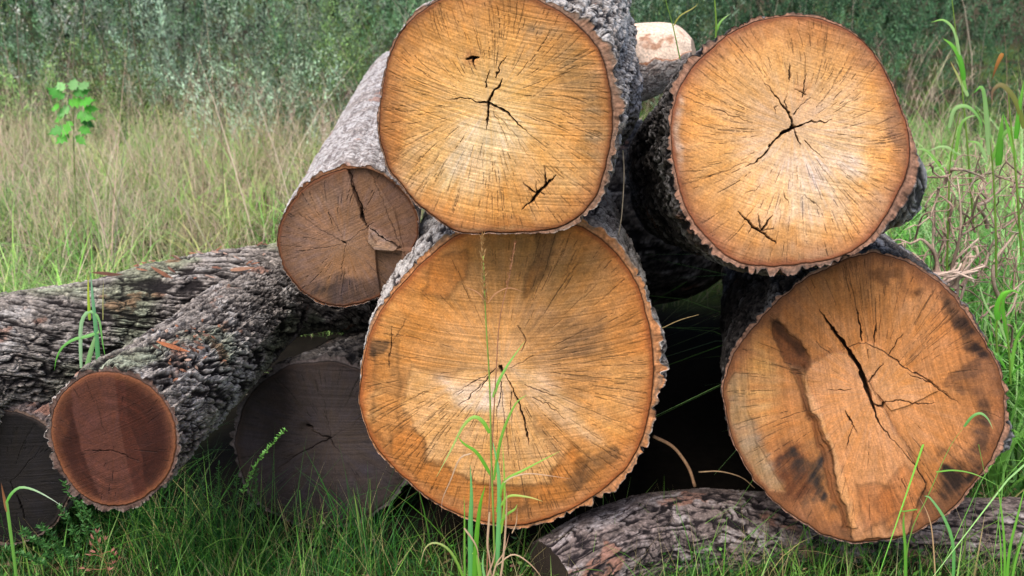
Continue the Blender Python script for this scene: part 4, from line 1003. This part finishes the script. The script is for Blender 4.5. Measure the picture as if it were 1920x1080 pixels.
# --- bright seedling with broad leaves, upper left
YS = 5.6
b0 = W(135, 400, YS); b0[2] = float(ground_z(b0[0], YS))
rt = empty('sapling', 'bright green broad leaved sapling standing in the meadow at the upper left', 'plant', tuple(b0))
one('stem', tube([b0, W(140, 330, YS), W(138, 240, YS), W(140, 165, YS)], .004, .002, (110,130,70), m=12), M_TWIG, rt)
def broad_leaf(c, size, d, col):
    nrm_ = np.array([rs.normal() * .35, -.75, .65]); d = np.array(d, float); d -= nrm_ * (d @ nrm_) / (nrm_ @ nrm_); d /= np.linalg.norm(d); s_ = np.cross(nrm_, d); s_ /= np.linalg.norm(s_)
    prof = [(0, .02), (.14, .30), (.24, .16), (.40, .42), (.50, .22), (.66, .28), (.76, .11), (1, .005)]
    V = []; 
    for t_, w_ in prof:
        pc_ = c + d * size * t_ + nrm_ * (-.12 * size * t_ ** 2)
        V += [pc_ - s_ * size * w_ + nrm_ * .05 * size, pc_, pc_ + s_ * size * w_ + nrm_ * .05 * size]
    q = []
    for k in range(len(prof) - 1):
        for e in (0, 1): q.append([3 * k + e, 3 * k + e + 1, 3 * k + e + 4, 3 * k + e + 3])
    cc = np.repeat(lin(np.array(col) / 255.0)[None], len(V), 0) * rs.uniform(.75, 1.2) * rs.uniform(.85, 1.15, (len(V), 1))
    return np.array(V), np.array(q), cc
for (x_, y_, sz, dx, dz) in [(138,178,.10,.9,.6),(120,185,.11,-.9,.7),(150,195,.10,.9,.1),(132,205,.11,-.8,-.1),(120,215,.09,-1,-.3),(145,215,.11,.9,-.3),(135,228,.11,-.3,-1),(150,240,.09,.8,-.5),(122,240,.10,-.8,-.5),(135,170,.09,.2,1),(128,195,.10,.4,.2),(148,168,.08,.7,.9),(158,205,.08,1,.2),(112,200,.08,-1,.1),(128,252,.09,-.5,-.6),(142,255,.08,.5,-.6),(120,170,.08,-.5,.8),(150,225,.09,.9,-.1)]:
    one('leaf', broad_leaf(W(x_, y_, YS - .03), sz, (dx, 0, dz), random.choice([(80,160,50),(96,176,60),(66,136,48),(130,186,110)])), None, rt)

# --- broad grass stems at the right edge and top right
def reed(label, y, stem, lv, group=None, sw=.004):
    b0 = W(stem[0][0], stem[0][1], y)
    rt = empty('grass_plant', label, 'grass', tuple(b0), group)
    one('stem', tube(PX(stem, y), sw, sw * .4, (110,150,60), (130,160,70), m=14, k=5), None, rt)
    for p_, w_, c0, c1 in lv: one('leaf_blade', ribbon(PX(p_, y), w_, c0, c1), None, rt)
g1, g2, g3 = (84,158,44), (120,176,70), (150,184,120)
reed('tallest grass stem at the upper right with blades bending left', 3.4, [(1825,420),(1812,250),(1800,130),(1785,0)],
     [([(1800,110),(1790,60),(1770,38),(1745,42)], .012, g3, g2), ([(1808,150),(1800,110),(1785,85),(1768,72)], .020, g1, g2), ([(1812,180),(1805,140),(1790,105)], .012, g2, g3), ([(1815,180),(1800,150),(1782,115)], .014, g3, (170,150,80))])
reed('lower grass stem with pale arching leaves right of the top right log', 3.1, [(1775,520),(1778,400),(1782,300),(1800,210)],
     [([(1780,240),(1790,205),(1815,200),(1838,225),(1842,245)], .014, g3, g1), ([(1790,300),(1800,240),(1812,222),(1835,215)], .012, g2, g3), ([(1770,320),(1740,285),(1715,278)], .010, g2, g3), ([(1772,310),(1745,320),(1715,330)], .010, g3, g2), ([(1800,290),(1770,275),(1735,285)], .010, g3, g3)])
reed('grass stem with a folded over blade near the right edge', 3.0, [(1868,520),(1866,400),(1860,300),(1852,240)],
     [([(1855,290),(1850,220),(1842,165),(1825,175)], .018, g3, g1), ([(1872,310),(1876,260),(1880,215)], .026, g1, g2), ([(1860,300),(1880,255),(1900,240),(1925,245)], .014, g2, g3), ([(1850,300),(1835,270),(1815,265)], .012, g3, g2)])
reed('grass plant with a red brown withered blade at the right edge', 2.9, [(1915,480),(1905,330),(1895,230),(1890,165)],
     [([(1920,240),(1905,190),(1880,160),(1862,170),(1860,195)], .018, (110,120,50), (130,90,84)), ([(1880,100),(1870,120),(1860,150)], .014, (176,120,60), (90,56,40)), ([(1905,260),(1912,200),(1920,150)], .018, g1, g2), ([(1905,300),(1890,240),(1880,210)], .012, g2, g1)])
reed('yellow green grass stem rising behind the left shoulder of the top right log', 3.2, [(1340,90),(1343,50),(1340,0),(1335,-60)],
     [([(1342,60),(1352,40),(1370,25)], .008, g2, g3)])
reed('thin pale grass stem rising above the peeled log end', 3.6, [(1275,110),(1262,50),(1248,0),(1240,-40)], [([(1262,50),(1275,30),(1300,15),(1310,5)], .005, (150,150,70), (170,160,90))], sw=.0025)
reed('green grass clump in the gap right of the cracked brown log', 2.9, [(1895,720),(1890,640),(1880,580),(1875,545)],
     [([(1890,640),(1880,570),(1895,545),(1920,555)], .014, g1, g2), ([(1888,640),(1870,600),(1850,590)], .010, g3, g2), ([(1895,700),(1905,640),(1925,600)], .014, g2, g1), ([(1885,690),(1870,660),(1868,630)], .009, g1, g3)])
reed('bright green blade growing in front of the brush heap at the right', 2.75, [(1870,660),(1868,620),(1872,585),(1878,560)],
     [([(1872,600),(1870,575),(1880,552),(1895,545)], .022, g1, (120,200,60)), ([(1868,600),(1850,575),(1838,540),(1845,545)], .007, g3, g3)])

# --- heap of dry twigs right of the pile
twigs = [[(1768,520),(1755,470),(1735,455),(1700,450),(1672,452)], [(1780,530),(1810,490),(1840,465),(1855,465)], [(1775,525),(1830,505),(1880,512)], [(1785,540),(1830,470),(1822,460)],
 [(1770,520),(1765,440),(1762,330)], [(1760,510),(1742,430),(1740,370)], [(1785,560),(1790,500),(1797,400),(1800,340)], [(1815,420),(1825,370),(1850,345),(1870,335),(1920,332)],
 [(1820,430),(1800,390),(1835,330),(1850,318)], [(1880,560),(1870,500),(1895,450),(1899,430)], [(1830,600),(1870,575),(1900,545),(1930,530)], [(1775,535),(1820,520),(1835,515)],
 [(1700,470),(1730,500),(1760,530)], [(1690,460),(1720,500),(1745,540)], [(1790,440),(1840,410),(1880,420),(1925,380)], [(1765,330),(1790,318),(1840,320),(1870,330)],
 [(1740,310),(1765,335),(1800,355)], [(1870,440),(1860,400),(1880,370),(1925,368)], [(1800,540),(1850,470),(1870,450)], [(1765,360),(1740,400),(1715,430)], [(1895,640),(1890,600),(1910,540),(1900,480)],
 [(1850,420),(1835,395),(1880,350),(1905,300)], [(1776,528),(1800,470),(1815,440)], [(1760,520),(1715,475),(1690,468),(1665,462)]]
for i, t_ in enumerate(twigs):
    y = 2.95 + .35 * ((i * 37) % 10) / 10
    pc = tube(PX([(a_, b_, .05 * sin(3 * k + i)) for k, (a_, b_) in enumerate(t_)], y), .0042 if i % 3 else .0075, .0016, (158,136,120) if i % 2 else (132,108,96), (178,158,140), m=22, k=6, knob=.18, seed=i)
    o = mesh_np('dry_twig', pc[0], pc[1], np.clip(pc[2], 0, 1), M_TWIG)
    tag(o, 'bare grey brown twig tangled in the heap right of the log pile', 'twig', 'dry twigs heaped right of the log pile')
rt2 = np.random.RandomState(9)
for i in range(130):
    cx_, cy_ = rt2.uniform(1745, 1935), rt2.uniform(300, 640); an = rt2.normal(1.2, .8); ln_ = rt2.uniform(40, 120)
    pts_ = [(cx_ + cos(an) * ln_ * s_ + rt2.normal() * 6, cy_ - sin(an) * ln_ * s_ + rt2.normal() * 6, rt2.normal() * .04) for s_ in (-.5, -.1, .2, .5)]
    pc = tube(PX(pts_, rt2.uniform(3.05, 3.7)), rt2.uniform(.0016, .0042), .0009, (146,122,108), (176,150,132), m=14, k=6, knob=.15, seed=i)
    o = mesh_np('dry_twig', pc[0], pc[1], np.clip(pc[2], 0, 1), M_TWIG)
    tag(o, 'bare grey brown twig tangled in the heap right of the log pile', 'twig', 'dry twigs heaped right of the log pile')
# fan of short cut sticks beside E
for i in range(16):
    an = radians(-8 + i * 5.2 + rt2.uniform(-4, 4)); ln_ = rt2.uniform(55, 105)
    ox_, oy_ = 1735 + 3.4 * i + rt2.normal() * 8, 512 + 2.2 * i + rt2.normal() * 8
    pts_ = [(ox_, oy_), (ox_ + cos(an) * ln_ * .5 + rt2.normal() * 5, oy_ - sin(an) * ln_ * .45), (ox_ + cos(an) * ln_ + rt2.normal() * 8, oy_ - sin(an) * ln_ * .8 + rt2.normal() * 8)]
    pc = tube(PX(pts_, 2.85 + .02 * i), rt2.uniform(.003, .0062), .003, (176,150,136), (196,174,158), m=10, k=6, knob=.1, seed=i)
    o = mesh_np('dry_twig', pc[0], pc[1], np.clip(pc[2], 0, 1), M_TWIG)
    tag(o, 'pale short stick fanning out behind the top of the cracked brown log', 'twig', 'short sticks fanning out behind the cracked brown log')

# --- twigs in the dark gap
def twig(label, seq, y, r0, r1, c):
    pc = tube(PX(seq, y), r0, r1, c, m=20, k=6, knob=0)
    tag(mesh_np('dry_twig', pc[0], pc[1], np.clip(pc[2], 0, 1), M_TWIG), label, 'twig')
twig('thick bent brown twig arching down onto the low curved log in the dark gap', [(1225,818),(1262,838),(1290,875),(1303,912)], 2.62, .0055, .005, (150,116,88))
twig('thin twig curving across the dark gap beside the left edge of the cracked brown log', [(1310,885),(1350,884),(1390,895),(1415,915)], 2.6, .0022, .0014, (150,124,96))
twig('thin pale vine stem hanging in the gap between the two top logs', [(1168,282),(1170,330),(1166,400),(1160,440)], 2.42, .0018, .0012, (176,160,140))
twig('thin straw crossing the dark gap right of the biggest log', [(1240,616),(1275,600),(1310,590)], 2.5, .0015, .001, (150,130,90))

# --- wood chips and splinters lying on the bark of the two furrowed logs
def surf_point(side, px, py):
    """nearest bark vertex seen at this pixel, facing the camera"""
    P = side.reshape(-1, 3); d = P - np.array([0, 0, CAM_Z])
    cz = d[:, 1] * _cp - d[:, 2] * _sp; cyy = d[:, 1] * _sp + d[:, 2] * _cp
    sx = 960 + FPX * d[:, 0] / cz; sy = 540 - FPX * cyy / cz
    e = np.hypot(sx - px, sy - py) + 0
    cand = np.where(e < max(4, e.min() + 3))[0]
    return P[cand[np.argmin(cz[cand])]]
Fs = info['F'][1]['side']
def chip(side, px, py, ang, ln, wd, col, label, group=None):
    c = surf_point(side, px, py) + np.array([0, -.004, .008])
    d = np.array([cos(ang), -.25 * sin(ang), sin(ang) * .8]); d /= np.linalg.norm(d)
    s_ = np.cross(d, [0, -.6, .8]); s_ /= np.linalg.norm(s_); n_ = np.cross(s_, d)
    prof = [(-.5, .15), (-.3, .8), (0, 1), (.25, .7), (.5, .12)]
    V = []
    for k, (t_, w_) in enumerate(prof):
        cc_ = c + d * ln * t_ + n_ * rs.normal() * .0012
        V += [cc_ - s_ * wd * w_ * .5, cc_ + n_ * wd * .35 * w_, cc_ + s_ * wd * w_ * .5, cc_ - n_ * wd * .3 * w_]
    Q = [[4 * k + e, 4 * k + (e + 1) % 4, 4 * k + 4 + (e + 1) % 4, 4 * k + 4 + e] for k in range(4) for e in range(4)] + [[0, 1, 2, 3], [16, 17, 18, 19]]
    cc = np.repeat(lin(np.array(col) / 255.0)[None], 20, 0) * rs.uniform(.8, 1.2, (20, 1))
    o = mesh_np('wood_chip', np.array(V), np.array(Q), cc, M_WOOD, smooth=False); tag(o, label, 'wood chip', group)
chip(Fs, 330, 655, -.5, .085, .013, (158,98,66), 'long orange wood splinter on top of the red heartwood log, largest in its scatter')
OG = 'orange chips scattered on the red heartwood log'
for k in range(46):
    chip(Fs, rs.normal(352, 34), rs.normal(645, 26), rs.uniform(-1.5, 1.5), rs.uniform(.006, .024), rs.uniform(.004, .010), [(146,102,80),(124,86,68),(168,138,122),(106,82,72)][k % 4], 'small orange wood chip scattered on the bark of the red heartwood log', OG)
chip(Gside, 455, 508, .1, .10, .017, (150,114,94), 'long flat brown bark flake on the long log just left of the broken slab log')
chip(Gside, 498, 520, -.7, .07, .015, (138,100,82), 'tilted brown bark flake nearest the broken slab log')
chip(Gside, 310, 515, -.8, .09, .014, (146,100,78), 'reddish splinter pointing down on the middle of the long furrowed log')
chip(Gside, 200, 498, -.15, .11, .014, (96,66,54), 'dark red brown bark strip along the top edge of the long furrowed log')
for k in range(26):
    chip(Gside, rs.uniform(250, 500), rs.normal(485, 22), rs.uniform(-1, 1), rs.uniform(.012, .04), rs.uniform(.005, .010), [(150,106,84),(124,88,74),(170,142,128)][k % 3], 'small reddish bark flake on the top of the long furrowed log', 'reddish flakes on the long furrowed log')
tw = tube(PX([(505,596),(540,625),(575,650)], 2.9), .004, .003, (170,150,130), m=8)
